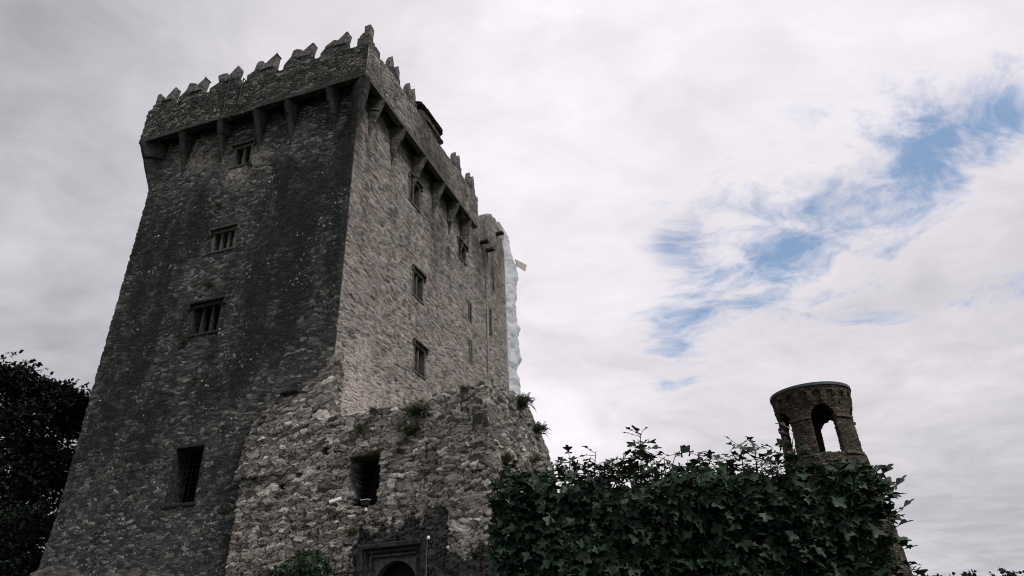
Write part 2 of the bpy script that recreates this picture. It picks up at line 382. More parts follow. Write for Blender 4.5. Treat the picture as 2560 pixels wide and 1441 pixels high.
# ------------------------------------------------------------------ ground
gx = np.concatenate([-np.geomspace(1500, 12, 22), np.linspace(-10, 10, 12), np.geomspace(12, 1500, 22)])
gy = np.concatenate([-np.geomspace(600, 12, 12), np.linspace(-10, 40, 40), np.geomspace(42, 2000, 22)])
GX, GY = np.meshgrid(gx, gy, indexing='ij')
def gz(x, y): return -1.6 + 2.1 / (1 + np.exp(-(y - 15.5) / 1.3)) * np.exp(-((x + 8) / 26.) ** 4) * np.exp(-np.maximum(0, y - 45) / 20)
G = np.stack([GX, GY, gz(GX, GY) + fbm(GX * .2, GY * .2, 3) * .04], 2)
idx = np.arange(G.shape[0] * G.shape[1]).reshape(G.shape[:2])
Fg = np.stack([idx[:-1, :-1], idx[1:, :-1], idx[1:, 1:], idx[:-1, 1:]], 2).reshape(-1, 4)
mesh('ground', G.reshape(-1, 3), Fg, M['grass'], smooth=True, base=(0, 0, -1.6))['kind'] = 'structure'

# ------------------------------------------------------------------ the keep
YAW, H, B_, OV, W1, W2 = .3247, 24.0, .0098, .721, 13.10, 13.70
dL = np.array([-math.cos(YAW), math.sin(YAW), 0]); dR = np.array([math.sin(YAW), math.cos(YAW), 0])
nF, nS = -dR, -dL
C = np.array([-6.3589, 23.5388, 0.])       # parapet corner in plan
WEND = 20.55                               # where the long right wall ends
def flare(z): return B_ * (H - z) + .034 * np.maximum(0, 5.5 - z) ** 1.35
def keep_plan(z, which):
    f = flare(z)[..., None] if isinstance(z, np.ndarray) else flare(z)
    if which == 'N': return C + (dL + dR) * OV - (dL + dR) * f
    if which == 'L': return C + dL * (W1 - OV) + dR * OV + (dL - dR) * f
    if which == 'E': return C + dR * WEND + dL * OV - dL * f
    if which == 'BL': return C + dL * (W1 - OV) + dR * WEND + dL * f
class Wall:
    """a vertical (battered) face: s along sd from P, z up, n outward"""
    def __init__(s, P, sd, n, b=0., zr=0.): s.P, s.sd, s.n, s.b, s.zr = P, sd, n, b, zr
    def px(s, px, py, off=0.):
        n = s.n + Z * s.b; P = s.P + s.n * (s.b * s.zr + off)
        h = hit(px, py, P, n); return (h - s.P) @ s.sd, h[2]
    def pos(s, a, z, off=0.): return s.P + s.sd * a + Z * z + s.n * (s.b * (s.zr - z) + off)
FR = Wall(C + dR * OV, dL, nF, B_, H)      # front (left) face of the keep, s from the near corner
SI = Wall(C + dL * OV, dR, nS, B_, H)      # right face of the keep
FRP = Wall(C, dL, nF); SIP = Wall(C, dR, nS)   # outer faces of the parapet
keep = empty('castle_keep', C + (dL * W1 + dR * W2) * .5 + Z * .4,
    'tall grey stone keep with battlements and corbels, dark left face, paler right face', 'castle')

# window openings: (face, s0, s1, z0, z1, lights)
WIN_F = [(6.45, 7.42, 21.32, 22.42, 2), (6.45, 7.62, 16.6, 17.58, 3), (6.42, 7.88, 12.55, 13.85, 3), (5.9, 7.25, 5.55, 7.70, 0)]
WIN_S = [(6.0, 7.1, 21.2, 22.6, 2), (6.7, 7.75, 16.05, 17.38, 2), (7.07, 8.15, 12.2, 13.52, 2), (12.3, 13.42, 21.35, 22.35, 2)]
SLIT_S = [(13.9, 14.12, 17.8, 19.0), (13.9, 14.15, 15.2, 16.5), (18.0, 18.2, 21.9, 23.8), (17.3, 17.5, 18.3, 20.2), (17.35, 17.5, 14.6, 15.3)]
zs = np.arange(-1.4, H + 1.2, .075)
us_b = np.linspace(-1, 0, 26)[:-1]                       # hidden left flank
us_f = np.linspace(0, 1, 176)[:-1]; us_r = np.linspace(1, 2, 236)
us = np.concatenate([us_b, us_f, us_r])
Zg = np.broadcast_to(zs, (len(us), len(zs))); Ug = us[:, None]
pN, pL, pE, pB = (keep_plan(zs, k)[None] for k in ('N', 'L', 'E', 'BL'))
def strip(pB, pL, pN, pE):
    u = Ug[..., None]
    return np.where(u < 0, pL + (pB - pL) * (-u), np.where(u < 1, pL + (pN - pL) * u, pN + (pE - pN) * (u - 1)))
fr = strip(pB, pL, pN, pE); fr[..., 2] = Zg
TH = .75
bk = strip(pB - dL * TH, pL - dL * TH + dR * TH, pN + (dL + dR) * TH, pE + dL * TH); bk[..., 2] = Zg
s_f = (fr - C) @ dL; s_r = (fr - C) @ dR
cen = lambda a: (a[:-1, :-1] + a[1:, :-1] + a[1:, 1:] + a[:-1, 1:]) / 4
uc = (us[:-1] + us[1:])[:, None] / 2; zc = cen(Zg); sfc, src = cen(s_f), cen(s_r)
kp = np.ones((len(us) - 1, len(zs) - 1), bool)
for a, b, c, e, k in WIN_F: kp &= ~((uc > 0) & (uc < 1) & (sfc > a) & (sfc < b) & (zc > c) & (zc < e))
for a, b, c, e in [w_[:4] for w_ in WIN_S] + SLIT_S: kp &= ~((uc > 1) & (src > a) & (src < b) & (zc > c) & (zc < e))
V, F, uid = panel(fr, bk, kp)
# black run-off on the front: broad bands under the windows and corbels, clean patches between
sf, zf = s_f.reshape(-1), np.broadcast_to(zs, s_f.shape).reshape(-1); uu = np.broadcast_to(Ug, s_f.shape).reshape(-1); sr = s_r.reshape(-1)
st = np.zeros_like(sf)
for c_, wd, z0, z1, a in [(4.3, .55, 6, 22.5, .10), (2.6, .8, 9, 24, .07), (10.3, 1.0, 9, 20, .07), (8.9, .7, 12, 22, .06), (5.2, .6, 3, 16, .06), (1.2, .8, 12, 24, .05), (11.6, .7, 6, 18, .05)]:
    st += 1.0 * a * np.exp(-((sf - c_ + .5 * fbm(zf * .3, sf * .1, 5)) / wd) ** 2) * np.clip((zf - z0) / 2, 0, 1) * np.clip((z1 - zf) / 2, 0, 1)
for c_, z_, r_, a in [(6.6, 20.5, 1.3, .12), (8.0, 15.3, 1.0, .12), (7.6, 11.5, 1.0, .10), (5.9, 4.6, 2.2, .09), (10, 22.6, 1.6, .08), (3.3, 21.5, 1.3, .06), (2., 8.5, 2.0, .16), (9.5, 3.0, 3.0, .06), (4.6, 8.8, 1.0, .08)]:
    st -= 1.25 * a * np.exp(-(((sf - c_) / r_) ** 2 + ((zf - z_) / r_ / 1.2) ** 2))
st_s = -.03 - .30 * np.clip((13.6 - zf - .55 * sr + 1.2 * fbm(sr * .7, zf * .7, 14)) / 3., 0, 1) - .06 * np.exp(-((zf - 11) / 4) ** 2)
st_s = st_s + .08 * np.exp(-((sr - .9) / .35) ** 2) + .09 * np.clip((zf - 18.5) / 5, 0, 1)
st -= .13 * np.clip((zf - 20.3 + .8 * fbm(sf * .8, zf * .5, 16)) / 1.5, 0, 1) * (zf < H)
for c_, wd, z1, a in [(6.0, .5, 21, .07), (7.5, .5, 16, .06), (9.0, .7, 23, .08), (11.2, .6, 22, .07), (13.0, .5, 22, .08), (4.0, .5, 22, .05), (2.0, .6, 22, .05), (15.5, .8, 25, .07)]:     # run-off under corbels and sills
    st_s = st_s + a * np.exp(-((sr - c_ + .4 * fbm(zf * .3, sr * .1, 18)) / wd) ** 2) * np.clip((z1 - zf) / 1., 0, 1) * np.clip((zf - z1 + 9) / 6, 0, 1)
st += .05 * (sf < OV + .55 + .15 * fbm(zf * 2.2, sf * 0, 15))
stain = np.where(uu < 1, st, st_s)[uid]
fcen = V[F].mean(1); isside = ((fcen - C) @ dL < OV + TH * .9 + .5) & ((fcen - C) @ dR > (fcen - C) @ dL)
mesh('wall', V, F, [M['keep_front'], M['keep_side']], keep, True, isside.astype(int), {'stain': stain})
MB().box(C, dL, dR, Z, OV, W1 - OV, WEND - .7, WEND, -1.4, H + 1.1).build('back_wall', M['keep_side'], keep)

def window(face, s0, s1, z0, z1, lights, matf, hood=True, grille=False, deep=.5, side=1):
    """dressed stone surround with mullions standing in the opening"""
    fb = MB(); o = face.pos(0, 0) - face.n * face.b * 0
    def P(a, z, off): return face.pos(a, z, off)
    def blk(mb, a0, a1, c0, c1, f0, f1):
        mb.hexa(np.array([P(a, c, f) for c in (c0, c1) for a, f in ((a0, f0), (a1, f0), (a1, f1), (a0, f1))]))
    j = .09 if lights else .05
    blk(fb, s0 - j, s0 + .05, z0, z1, -.35, .015); blk(fb, s1 - .05, s1 + j, z0, z1, -.35, .015)
    blk(fb, s0 - j, s1 + j, z1 - .04, z1 + .12, -.35, .025)
    fr_ = fb.build('window', matf, keep, bevel=.015)
    sb = MB(); blk(sb, s0 - j - .04, s1 + j + .04, z0 - .10, z0 + .02, -.4, .05); sb.build('sill', matf, fr_, bevel=.015)
    for i in range(1, lights):
        c = s0 + (s1 - s0) * i / lights; mb = MB(); blk(mb, c - .06, c + .06, z0, z1, -.30, -.06)
        mb.build('mullion', matf, fr_, bevel=.02)
    if hood:
        hb = MB(); blk(hb, s0 - .2, s1 + .2, z1 + .13, z1 + .24, -.05, .16)
        blk(hb, s0 - .21, s0 - .12, z1 - .10, z1 + .13, -.05, .12); blk(hb, s1 + .12, s1 + .21, z1 - .10, z1 + .13, -.05, .12)
        hb.build('hood_mould', matf, fr_, bevel=.02)
    if grille:
        gb = MB()
        for i in range(1, 6): c = s0 + (s1 - s0) * i / 6; gb.tube([P(c, z0, -.3), P(c, z1, -.3)], .008, 4)
        for i in range(1, 10): c = z0 + (z1 - z0) * i / 10; gb.tube([P(s0, c, -.3), P(s1, c, -.3)], .008, 4)
        gb.build('grille', M['iron'], fr_)
    return fr_
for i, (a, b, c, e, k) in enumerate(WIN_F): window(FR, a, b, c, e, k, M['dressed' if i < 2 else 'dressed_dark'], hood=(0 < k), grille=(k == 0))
for a, b, c, e, k in WIN_S: window(SI, a, b, c, e, k, M['dressed'])
for a, b, c, e in SLIT_S:
    mb = MB()
    for q0, q1 in ((a - .13, a + .02), (b - .02, b + .13)):
        mb.hexa(np.array([SI.pos(q, zz_, f) for zz_ in (c - .1, e + .1) for q, f in ((q0, -.3), (q1, -.3), (q1, .03), (q0, .03))]))
    mb.build('slit_window', M['dressed'], keep, bevel=.015)
# added floors that cut off the light, so that the openings look dark
for zf_ in (9.8, 19.):
    MB().box(C, dL, dR, Z, OV + .6, W1 - OV - .6, OV + .6, WEND - .8, zf_, zf_ + .25).build('floor', M['dark_interior'], keep)

# corbels under the parapet
def corbel(P, out, side, hw, proj, z1, length, mat, steps=7):
    P = P * np.array([1, 1, 0])
    V = []; hw *= .9
    rows = []
    for t0, t1 in ((0, .30), (.30, .60), (.60, 1.)):          # three stones, each set back under the one above
        for k_, q in enumerate(np.linspace(t0 + .012, t1, 4)): rows.append((q, .035 * (1 - t0) * (1 - k_ / 3.) if t0 == 0 or k_ > 0 else -.03))
    steps = len(rows); jx = RNG.normal(0, .03, 3)
    for q, add in rows:
        pr = max(.015, proj * (1 - q) ** 1.05 + .01 + add * .6 * (1 - q)); hw_ = max(.02, hw * (1 - q) ** .95 + .025 + add * .6 * (1 - q)); z = z1 - length * q
        for a, f in ((-1, -.25), (-1, .30), (-.62, .86), (0, 1.), (.62, .86), (1, .30), (1, -.25)):
            V.append(P + side * (hw_ * a + jx[min(2, int(q / .31))]) + out * (pr * f if f > 0 else f) + Z * z)
    n = 7; F = [(i * n + j, (i + 1) * n + j, (i + 1) * n + j + 1, i * n + j + 1) for i in range(steps - 1) for j in range(n - 1)]
    F += [tuple(range(n)), tuple(range(steps * n - 1, (steps - 1) * n - 1, -1))]
    V = np.array(V) + RNG.normal(0, .010, (len(V), 3))
    m_ = mesh('corbel', V, F, mat, keep)
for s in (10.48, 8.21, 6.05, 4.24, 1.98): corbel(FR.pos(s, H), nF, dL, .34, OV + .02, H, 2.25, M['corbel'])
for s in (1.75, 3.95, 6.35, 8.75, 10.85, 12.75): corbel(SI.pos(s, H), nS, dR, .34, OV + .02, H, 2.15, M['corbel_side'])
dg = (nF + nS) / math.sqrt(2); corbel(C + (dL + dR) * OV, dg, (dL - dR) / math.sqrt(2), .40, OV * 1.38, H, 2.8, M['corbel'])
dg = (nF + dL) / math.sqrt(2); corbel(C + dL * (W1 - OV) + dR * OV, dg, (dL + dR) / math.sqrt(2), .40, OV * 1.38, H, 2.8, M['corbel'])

# parapet: a thin wall carried on the corbels, left flank - front - right
PT, ZT = .30, 26.12
up = np.concatenate([np.linspace(-1, 0, 40)[:-1], np.linspace(0, 1, 190)[:-1], np.linspace(1, 2, 200)])
zp = np.linspace(H, ZT, 34); Ug = up[:, None]; one = np.zeros((1, len(zp), 1))
cN, cL, cE, cB = C, C + dL * W1, C + dR * W2, C + dL * W1 + dR * W2
fr = strip(cB + one, cL + one, cN + one, cE + one)
bk = strip(cB - dL * PT + one, cL - dL * PT + dR * PT + one, cN + (dL + dR) * PT + one, cE + dL * PT + one)
run = (up + 1) * 13.5
zj = zp[None] + np.where(zp == zp[-1], .10, 0)[None] * fbm(run * .9, run * 0, 11)[:, None] - np.where(zp == zp[0], .05, 0)[None] * (.5 + fbm(run * .6, run * 0, 12)[:, None])
fr[..., 2] = zj; bk[..., 2] = zj
kp = np.ones((len(up) - 1, len(zp) - 1), bool)
V, F, uid = panel(fr, bk, kp)
fcen = V[F].mean(1); a_, b_ = (fcen - C) @ dL, (fcen - C) @ dR
att = np.where((V - C) @ dR > (V - C) @ dL, .07, 0.) 
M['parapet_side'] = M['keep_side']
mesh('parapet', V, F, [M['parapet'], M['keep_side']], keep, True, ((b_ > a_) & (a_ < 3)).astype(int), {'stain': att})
# the flat course of lintels along the foot of the parapet
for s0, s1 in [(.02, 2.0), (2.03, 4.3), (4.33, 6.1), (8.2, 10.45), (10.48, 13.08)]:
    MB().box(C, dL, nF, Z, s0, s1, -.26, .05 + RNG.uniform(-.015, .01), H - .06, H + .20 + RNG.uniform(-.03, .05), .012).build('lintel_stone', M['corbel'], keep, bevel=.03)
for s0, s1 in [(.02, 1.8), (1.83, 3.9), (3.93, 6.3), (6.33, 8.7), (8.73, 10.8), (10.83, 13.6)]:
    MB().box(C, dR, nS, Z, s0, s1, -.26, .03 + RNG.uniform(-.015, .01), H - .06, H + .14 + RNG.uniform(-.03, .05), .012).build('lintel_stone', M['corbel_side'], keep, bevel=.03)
# wall walk, widened into an added roof that keeps the inside dark; a small gap is left over the opening between two corbels
qu = np.arange(0, W1 - .2, .12); qv = np.concatenate([np.arange(0, 2.4, .12), np.linspace(2.4, 13.2, 20)])
QU, QV = np.meshgrid(qu, qv, indexing='ij')
top = C + dL * (QU[..., None] + .1) + dR * (QV[..., None] + .1) + Z * (H + 1.45); bot = top - Z * .35
kp = np.ones((len(qu) - 1, len(qv) - 1), bool)
for p in ((618, 281), (622, 288), (590, 285)):
    h = hit(*p, C + Z * (H + 1.10), Z); i, j = int((((h - C) @ dL) - .1) / .12), int((((h - C) @ dR) - .1) / .12)
    if 0 <= i < kp.shape[0] and 0 <= j < kp.shape[1]: kp[i, j] = False
V, F, _ = panel(top[::-1], bot[::-1], kp[::-1]); mesh('wall_walk_added_roof', V, F, M['roof'], keep)
# iron bars clamped down the face of the parapet either side of the opening
for (x0, y0), (x1, y1) in (((578, 188), (558, 280)), ((609, 197), (595, 262))):
    p0 = FRP.pos(*FRP.px(x0, y0, .07), .07); p1 = FRP.pos(*FRP.px(x1, y1, .07), .07)
    MB().tube([p0 - nF * .45, p0 + Z * .02, p1, p1 - nF * .2], .035, 6).build('iron_bar', M['iron'], keep)

# merlons: stepped block with two upright coping slabs
def merlon(o, ax, out, wid, kind, seed):
    r = np.random.default_rng(seed); j = lambda a: a + r.uniform(-.075, .075)
    s = wid * 1.06 / 1.2; ZH = Z * 1.28
    prof = [(0, -.06), (0, j(.36)), (j(.30) * s, j(.56)), (j(.55) * s, j(.62)), (j(.62) * s, .50), (1.2 * s, j(.46)), (1.2 * s, -.06)]
    b = MB().prism(o - out * .03, ax, -out, ZH, prof, 0, .36).build('merlon', [M['parapet']], keep, bevel=.03)
    tb = MB()
    if kind == 3:
        for a0 in (.08, .72): tb.prism(o - out * .05, ax, -out, ZH, [(a0 * s, .3), (a0 * s, j(.8)), ((a0 + .2) * s, j(1.12)), ((a0 + .38) * s, j(.78)), ((a0 + .4) * s, .3)], 0, .30)
        tb.build('coping', M['cap'], b, bevel=.02); return
    if kind == 0: tb.prism(o - out * .05, ax, -out, ZH, [(j(.30) * s, .5), (j(.30) * s, j(.92)), (j(.46) * s, j(1.02)), (j(.68) * s, j(.94)), (j(.72) * s, .45)], 0, .30)
    elif kind == 1: tb.prism(o - out * .05, ax, -out, ZH, [(j(.05) * s, .3), (j(.08) * s, j(.92)), (j(.25) * s, j(1.02)), (j(.42) * s, j(.9)), (j(.45) * s, .45)], 0, .30)
    else: tb.prism(o - out * .05, ax, -out, ZH, [(j(.1) * s, .42), (j(.2) * s, j(.66)), (j(.5) * s, j(.78)), (j(.75) * s, j(.70)), (j(.85) * s, .40)], 0, .30)
    tb.build('coping', M['cap'], b, bevel=.03)
    tb = MB().prism(o + out * .02, ax, -out, ZH, [(j(.58) * s, .40), (j(.62) * s, j(.50)), (j(1.20) * s, j(1.02)), (j(1.25) * s, j(1.0)), (1.14 * s, .38)], 0, .40)
    tb.build('coping', M['cap'], b, bevel=.025)
M['chim'] = simple('chimney rubble', (.10, .092, .083), var=.75, nscale=5, bump=1.)
M['parapet_plain'] = simple('merlon rubble', (.075, .072, .066), var=.7, nscale=7, bump=1.)
zb = ZT - .08
for i, (x0, x1, y0, y1, k) in enumerate([(379, 425, 268, 260, 1), (443, 500, 250, 232, 0), (523, 586, 222, 202, 0), (615, 681, 193, 174, 0), (706, 771, 164, 148, 0), (800, 861, 140, 120, 2)]):
    sA, sB = FRP.px(x0, y0)[0], FRP.px(x1, y1)[0]
    sA = min(sA, W1)
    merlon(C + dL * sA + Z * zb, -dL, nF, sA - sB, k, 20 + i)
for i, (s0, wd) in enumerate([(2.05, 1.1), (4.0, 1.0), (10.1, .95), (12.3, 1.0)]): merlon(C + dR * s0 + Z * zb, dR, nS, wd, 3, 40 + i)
# corner merlon: a taller L-shaped stack
b = MB(); b.box(C, dL, dR, Z, .03, .66, .03, .62, zb, zb + .55, .02)
cm = b.build('merlon', M['parapet_plain'], keep, bevel=.03)
MB().box(C, dL, dR, Z, .02, .34, .02, .40, zb + .53, zb + 1.30, .02).build('coping', M['cap'], cm, bevel=.03)
MB().prism(C + Z * zb, dL, dR, Z, [(.36, .5), (.64, .5), (.60, .72), (.38, .95)], .06, .4).build('coping', M['cap'], cm, bevel=.03)
MB().box(C, dL, dR, Z, .03, .36, .6, 1.15, zb, zb + .42, .02).build('coping', M['parapet_plain'], cm, bevel=.03)
# chimney block with slab courses behind the right parapet
ch = stone('chimney', C + dR * 6.95 + dL * .8 + Z * (ZT + .38), dR, dL, Z, (1.36, .72, .80), 57, M['parapet'], keep, .30, .10)
stone('slab', C + dR * 7.35 + dL * .78 + Z * (ZT + .42), dR, dL, Z, (1.08, .80, .07), 58, M['cap'], ch, .3, .10)
stone('slab', C + dR * 7.0 + dL * .78 + Z * (ZT + 1.16), dR, dL, Z, (1.42, .82, .09), 59, M['parapet'], ch, .35, .10)

# the older stair tower end of the wall rises past the parapet
tu = np.arange(14.2, WEND + .05, .09); tz = np.arange(H + .25, 28.2, .09)
TU, TZ = np.meshgrid(tu, tz, indexing='ij')
fr = C + dR * TU[..., None] + dL * (OV + .0) + Z * TZ[..., None]; fr[..., 2] = TZ; bk = fr + dL * 4.5
prof_x = [14.2, 16.2, 16.5, 17.2, 18.2, 19.3, 20.2, 20.6]; prof_z = [26.2, 26.3, 26.75, 27.4, 27.95, 27.9, 27.2, 25.6]
lim = np.interp(cen(TU), prof_x, prof_z) + .10 * fbm(cen(TU) * 2, cen(TU) * 0, 9)
V, F, uid = panel(fr, bk, cen(TZ) < lim)
mesh('stair_tower', V, F, M['keep_side'], keep, True, attrs={'stain': np.full(len(V), .05)})
for px, py in ((1202, 607), (1216, 627), (1240, 586)):
    s, z = SI.px(px, py); b = MB().box(SI.pos(s, z), dR, nS, Z, -.16, .16, -.2, .55, -.09, .09)
    b.build('water_spout', M['dressed_dark'], keep, bevel=.03)
mb = MB(); mb.tube([SI.pos(16.35, 26.3, .10), SI.pos(16.4, 20, .13), SI.pos(16.45, 8, .10)], .022, 5)
mb.build('lightning_conductor', M['cable'], keep)

# ------------------------------------------------------------------ the gatehouse ruin in front
dl = R_(5); aR = np.array([math.sin(YAW + dl), math.cos(YAW + dl), 0]); aL = np.array([-math.cos(YAW + dl), math.sin(YAW + dl), 0])
A0 = np.array([-9.86268, 24.85634, 0.]); AW = 9.80
FA = Wall(A0, -aL, -aR); AC = A0 - aL * AW; SA = Wall(AC, aR, -aL)
gate = empty('gatehouse_ruin', AC + aL * 4 + aR * 1.0 + Z * .2, 'low broken rubble gatehouse with a square hooded doorway against the foot of the keep', 'ruin')
AD = 6.6
lenA = np.concatenate([np.arange(.12, AW, .045), [AW], np.arange(AW + .045, AW + AD, .055)])
za = np.arange(-.6, 8.75, .045)
AU, AZ = np.meshgrid(lenA, za, indexing='ij')
def annex(u, z, inset):
    bat = .012 * (8 - z) - inset
    fpos = A0 - aL * np.minimum(u, AW)[..., None] + aR * np.maximum(u - AW, 0)[..., None]
    k = np.clip((u - (AW - .0)) / .001 + .5, 0, 1)
    nrm = np.where((np.abs(u - AW) < 1e-6)[..., None], -(aR + aL), np.where((u < AW)[..., None], -aR, -aL))
    # inner side must not cross at the corner
    f = fpos + nrm * bat[..., None]
    if inset > 0:
        uu_ = np.where(u < AW, np.minimum(u, AW - inset), np.maximum(u, AW + inset))
        f = A0 - aL * np.minimum(uu_, AW)[..., None] + aR * np.maximum(uu_ - AW, 0)[..., None] + nrm * bat[..., None]
    f[..., 2] = z; return f
fr = annex(AU, AZ, 0.); bk = annex(AU, AZ, .8)
ptx, ptz = [], []
for p in [(612, 1110), (625, 1088), (645, 1072), (690, 1066), (760, 1062), (830, 1052), (865, 1046), (900, 1040), (950, 1024), (1000, 1010), (1060, 996), (1105, 984), (1150, 972), (1190, 962), (1212, 960)]:
    a, z = FA.px(*p); ptx.append(a); ptz.append(z)
for p in [(1232, 963), (1262, 972), (1290, 990), (1312, 1012), (1325, 1030), (1338, 1056), (1350, 1080), (1365, 1120), (1380, 1170), (1392, 1230)]:
    a, z = SA.px(*p); ptx.append(AW + a + .02); ptz.append(z)
ptx = np.array(ptx); ptz = np.array(ptz); oo = np.argsort(ptx)
uC = cen(AU); zC = cen(AZ)
lim = np.interp(uC, ptx[oo], ptz[oo]) + .10 * fbm(uC * 3.1, uC * 0 + 2, 31)
kp = (zC < lim)
AWIN = (4.72, 5.98, 4.52, 6.22)
def cut(u0, u1, z0, z1, jag=.05):
    global kp
    jj = jag * fbm(uC * 4, zC * 4, 77)
    kp &= ~((uC > u0 + jj) & (uC < u1 + jj) & (zC > z0 + jj) & (zC < z1))
cut(*AWIN)
sl = [FA.px(1067, 1108), FA.px(1068, 1152)]; cut(sl[0][0] - .05, sl[0][0] + .08, sl[1][1], sl[0][1], .01)
for p in ((814, 1127), (744, 1190), (703, 1222)): a, z = FA.px(*p); cut(a - .14, a + .14, z - .13, z + .13, .08)
s2 = SA.px(1291, 1132); cut(AW + s2[0] - .10, AW + s2[0] + .10, s2[1] - .45, s2[1] + .42, .02)
DOOR = (5.75, 7.50, 3.12)   # door recess
cut(DOOR[0], DOOR[1], -1, DOOR[2], .0)
V, F, uid = panel(fr, bk, kp)
uf, zf = AU.reshape(-1)[uid], AZ.reshape(-1)[uid]
# dark render left round the doorway and across the foot of the wall by the corner; darker low down at the left end
wob = .22 * fbm(uf * 5, zf * 2.2, 51) + .15 * fbm(uf * 1.3, zf * 1.3, 52)
blk1 = np.minimum(np.minimum((uf - 5.25 + wob) / .15, (8.55 - uf + wob) / .15), (4.05 + .5 * np.clip(uf - 7.6, 0, .6) - zf + wob) / .15)
blk2 = np.minimum((uf - 8.2) / .15, (3.05 + .0 * uf - zf + wob * 1.2) / .15)
dark = np.clip(np.maximum(blk1, blk2), 0, 1)
attr = -.02 + .34 * dark * (uf < AW + .3) + .10 * np.clip((1.6 - uf) / 1.6, 0, 1) * np.clip((5.5 - zf) / 1.5, 0, 1) - .03 * (1 - dark) + .035 * np.clip((4.6 - uf) / 1.5, 0, 1) + .06 * np.clip((uf - AW - .2) / .5, 0, 1)
mesh('wall', V, F, M['rubble'], gate, True, attrs={'stain': attr})
# rubble-filled top between this wall and the keep
ru = np.linspace(.6, AW - .6, 90); rv = np.linspace(.55, 5.6, 46)
RU, RV = np.meshgrid(ru, rv, indexing='ij')
tp = A0 - aL * RU[..., None] + aR * RV[..., None]
hz = np.interp(RU, ptx[oo], ptz[oo]) - .28 + .12 * fbm(RU * 2, RV * 2, 61) + np.clip(.35 * (RV - .5), 0, 1.3) * np.exp(-(RU / 3.2) ** 2)
tp[..., 2] = hz; bt = tp.copy(); bt[..., 2] = hz - .5
V, F, _ = panel(tp[::-1], bt[::-1], np.ones((len(ru) - 1, len(rv) - 1), bool)); mesh('rubble_core', V, F, M['rubble'], gate, True, attrs={'stain': np.full(len(V), .03)})
# torn masonry still bonded to the keep: a broken slope climbing to the keep corner
wp = [(612, 1108), (628, 1070), (668, 1022), (690, 1004), (735, 985), (775, 955), (815, 915), (838, 884), (850, 890)]
wx, wz = zip(*[FR.px(*p, .15) for p in wp]); wx, wz = np.array(wx), np.array(wz); oo2 = np.argsort(wx)
eu = np.arange(wx.min(), wx.max(), .05); ez = np.arange(6.0, 11.2, .05); EU, EZ = np.meshgrid(eu, ez, indexing='ij')
lim = np.interp(cen(EU), wx[oo2], wz[oo2]) + .12 * fbm(cen(EU) * 3, cen(EZ) * 3, 71)
thick = .12 + .55 * np.clip((np.interp(EU, wx[oo2], wz[oo2]) - EZ) / 2.5, 0, 1)
frn = FR.pos(EU[..., None] * 1., 0) if False else (FR.P + dL * EU[..., None] + nF * (B_ * (H - EZ) + thick)[..., None]); frn[..., 2] = EZ
bkn = FR.P + dL * EU[..., None] + nF * (B_ * (H - EZ) - .2)[..., None]; bkn[..., 2] = EZ
V, F, _ = panel(frn[::-1], bkn[::-1], (cen(EZ) < lim)[::-1]); mesh('broken_masonry', V, F, M['rubble'], gate, True, attrs={'stain': np.full(len(V), .02)})
# slate fixed to the keep above the break
s, z = FR.px(737, 975); mb = MB()
for k in range(4): mb.box(FR.pos(s, z, .1), dL, nF, Z, -.42 + .05 * k, .42 - .03 * k, -.1, .30 - .05 * k, -.22 + .12 * k, -.12 + .12 * k, .02)
mb.build('slate_ledge', M['slate'], gate, bevel=.01)

# window lintel, grille and the two small dressed slits

gb = MB()
for i in range(1, 6): c = AWIN[0] + (AWIN[1] - AWIN[0]) * i / 6; gb.tube([FA.pos(c, AWIN[2], -.6), FA.pos(c, AWIN[3], -.6)], .012, 4)
for i in range(1, 9): c = AWIN[2] + (AWIN[3] - AWIN[2]) * i / 9; gb.tube([FA.pos(AWIN[0], c, -.6), FA.pos(AWIN[1], c, -.6)], .012, 4)
gb.build('window_grille', M['iron'], gate)
QN = [0]
def quoin(face, px, py, w_, h_, mat, off=.09):
    a, z = face.px(px, py); QN[0] += 1
    stone('dressed_block', face.pos(a, z, -.2 + .012 * (8 - z)), face.sd, face.n, Z, (w_ / 2, .17 + off * .7, h_ / 2), QN[0], mat, gate)
M['quoin'] = masonry('stained quoin stone', [(.22, .205, .185), (.26, .24, .215)], (.2, .18, .16), scale=.4, aspect=1, disp=.02, stain=.92, stain_rng=(.47, .55), grain=.5, streak=.25)
M['quoin_dark'] = masonry('blackened quoin stone', [(.11, .105, .098), (.16, .15, .138)], (.05, .05, .05), scale=.4, aspect=1, disp=.02, stain=.8, stain_rng=(.42, .58), grain=.5, streak=.25)
quoin(FA, 1185, 1010, .62, .58, M['quoin_dark'], .06)
stone('dressed_block', AC + aL * .235 + aR * .31 + Z * SA.px(1238, 1047)[1], aR, -aL, Z, (.36, .27, .40), 31, M['quoin_dark'], gate, .16, .05)
quoin(FA, 1190, 1257, .95, .72, M['quoin'], .10)
quoin(FA, 1049, 1128, .30, .62, M['quoin'], .05); quoin(FA, 1087, 1128, .30, .62, M['quoin_dark'], .05)
quoin(FA, 962, 1215, .42, .55, M['quoin'], .03); quoin(FA, 1067, 1190, .95, .26, M['quoin_dark'], .04)
quoin(FA, 848, 1300, .42, .32, M['quoin'], .05)

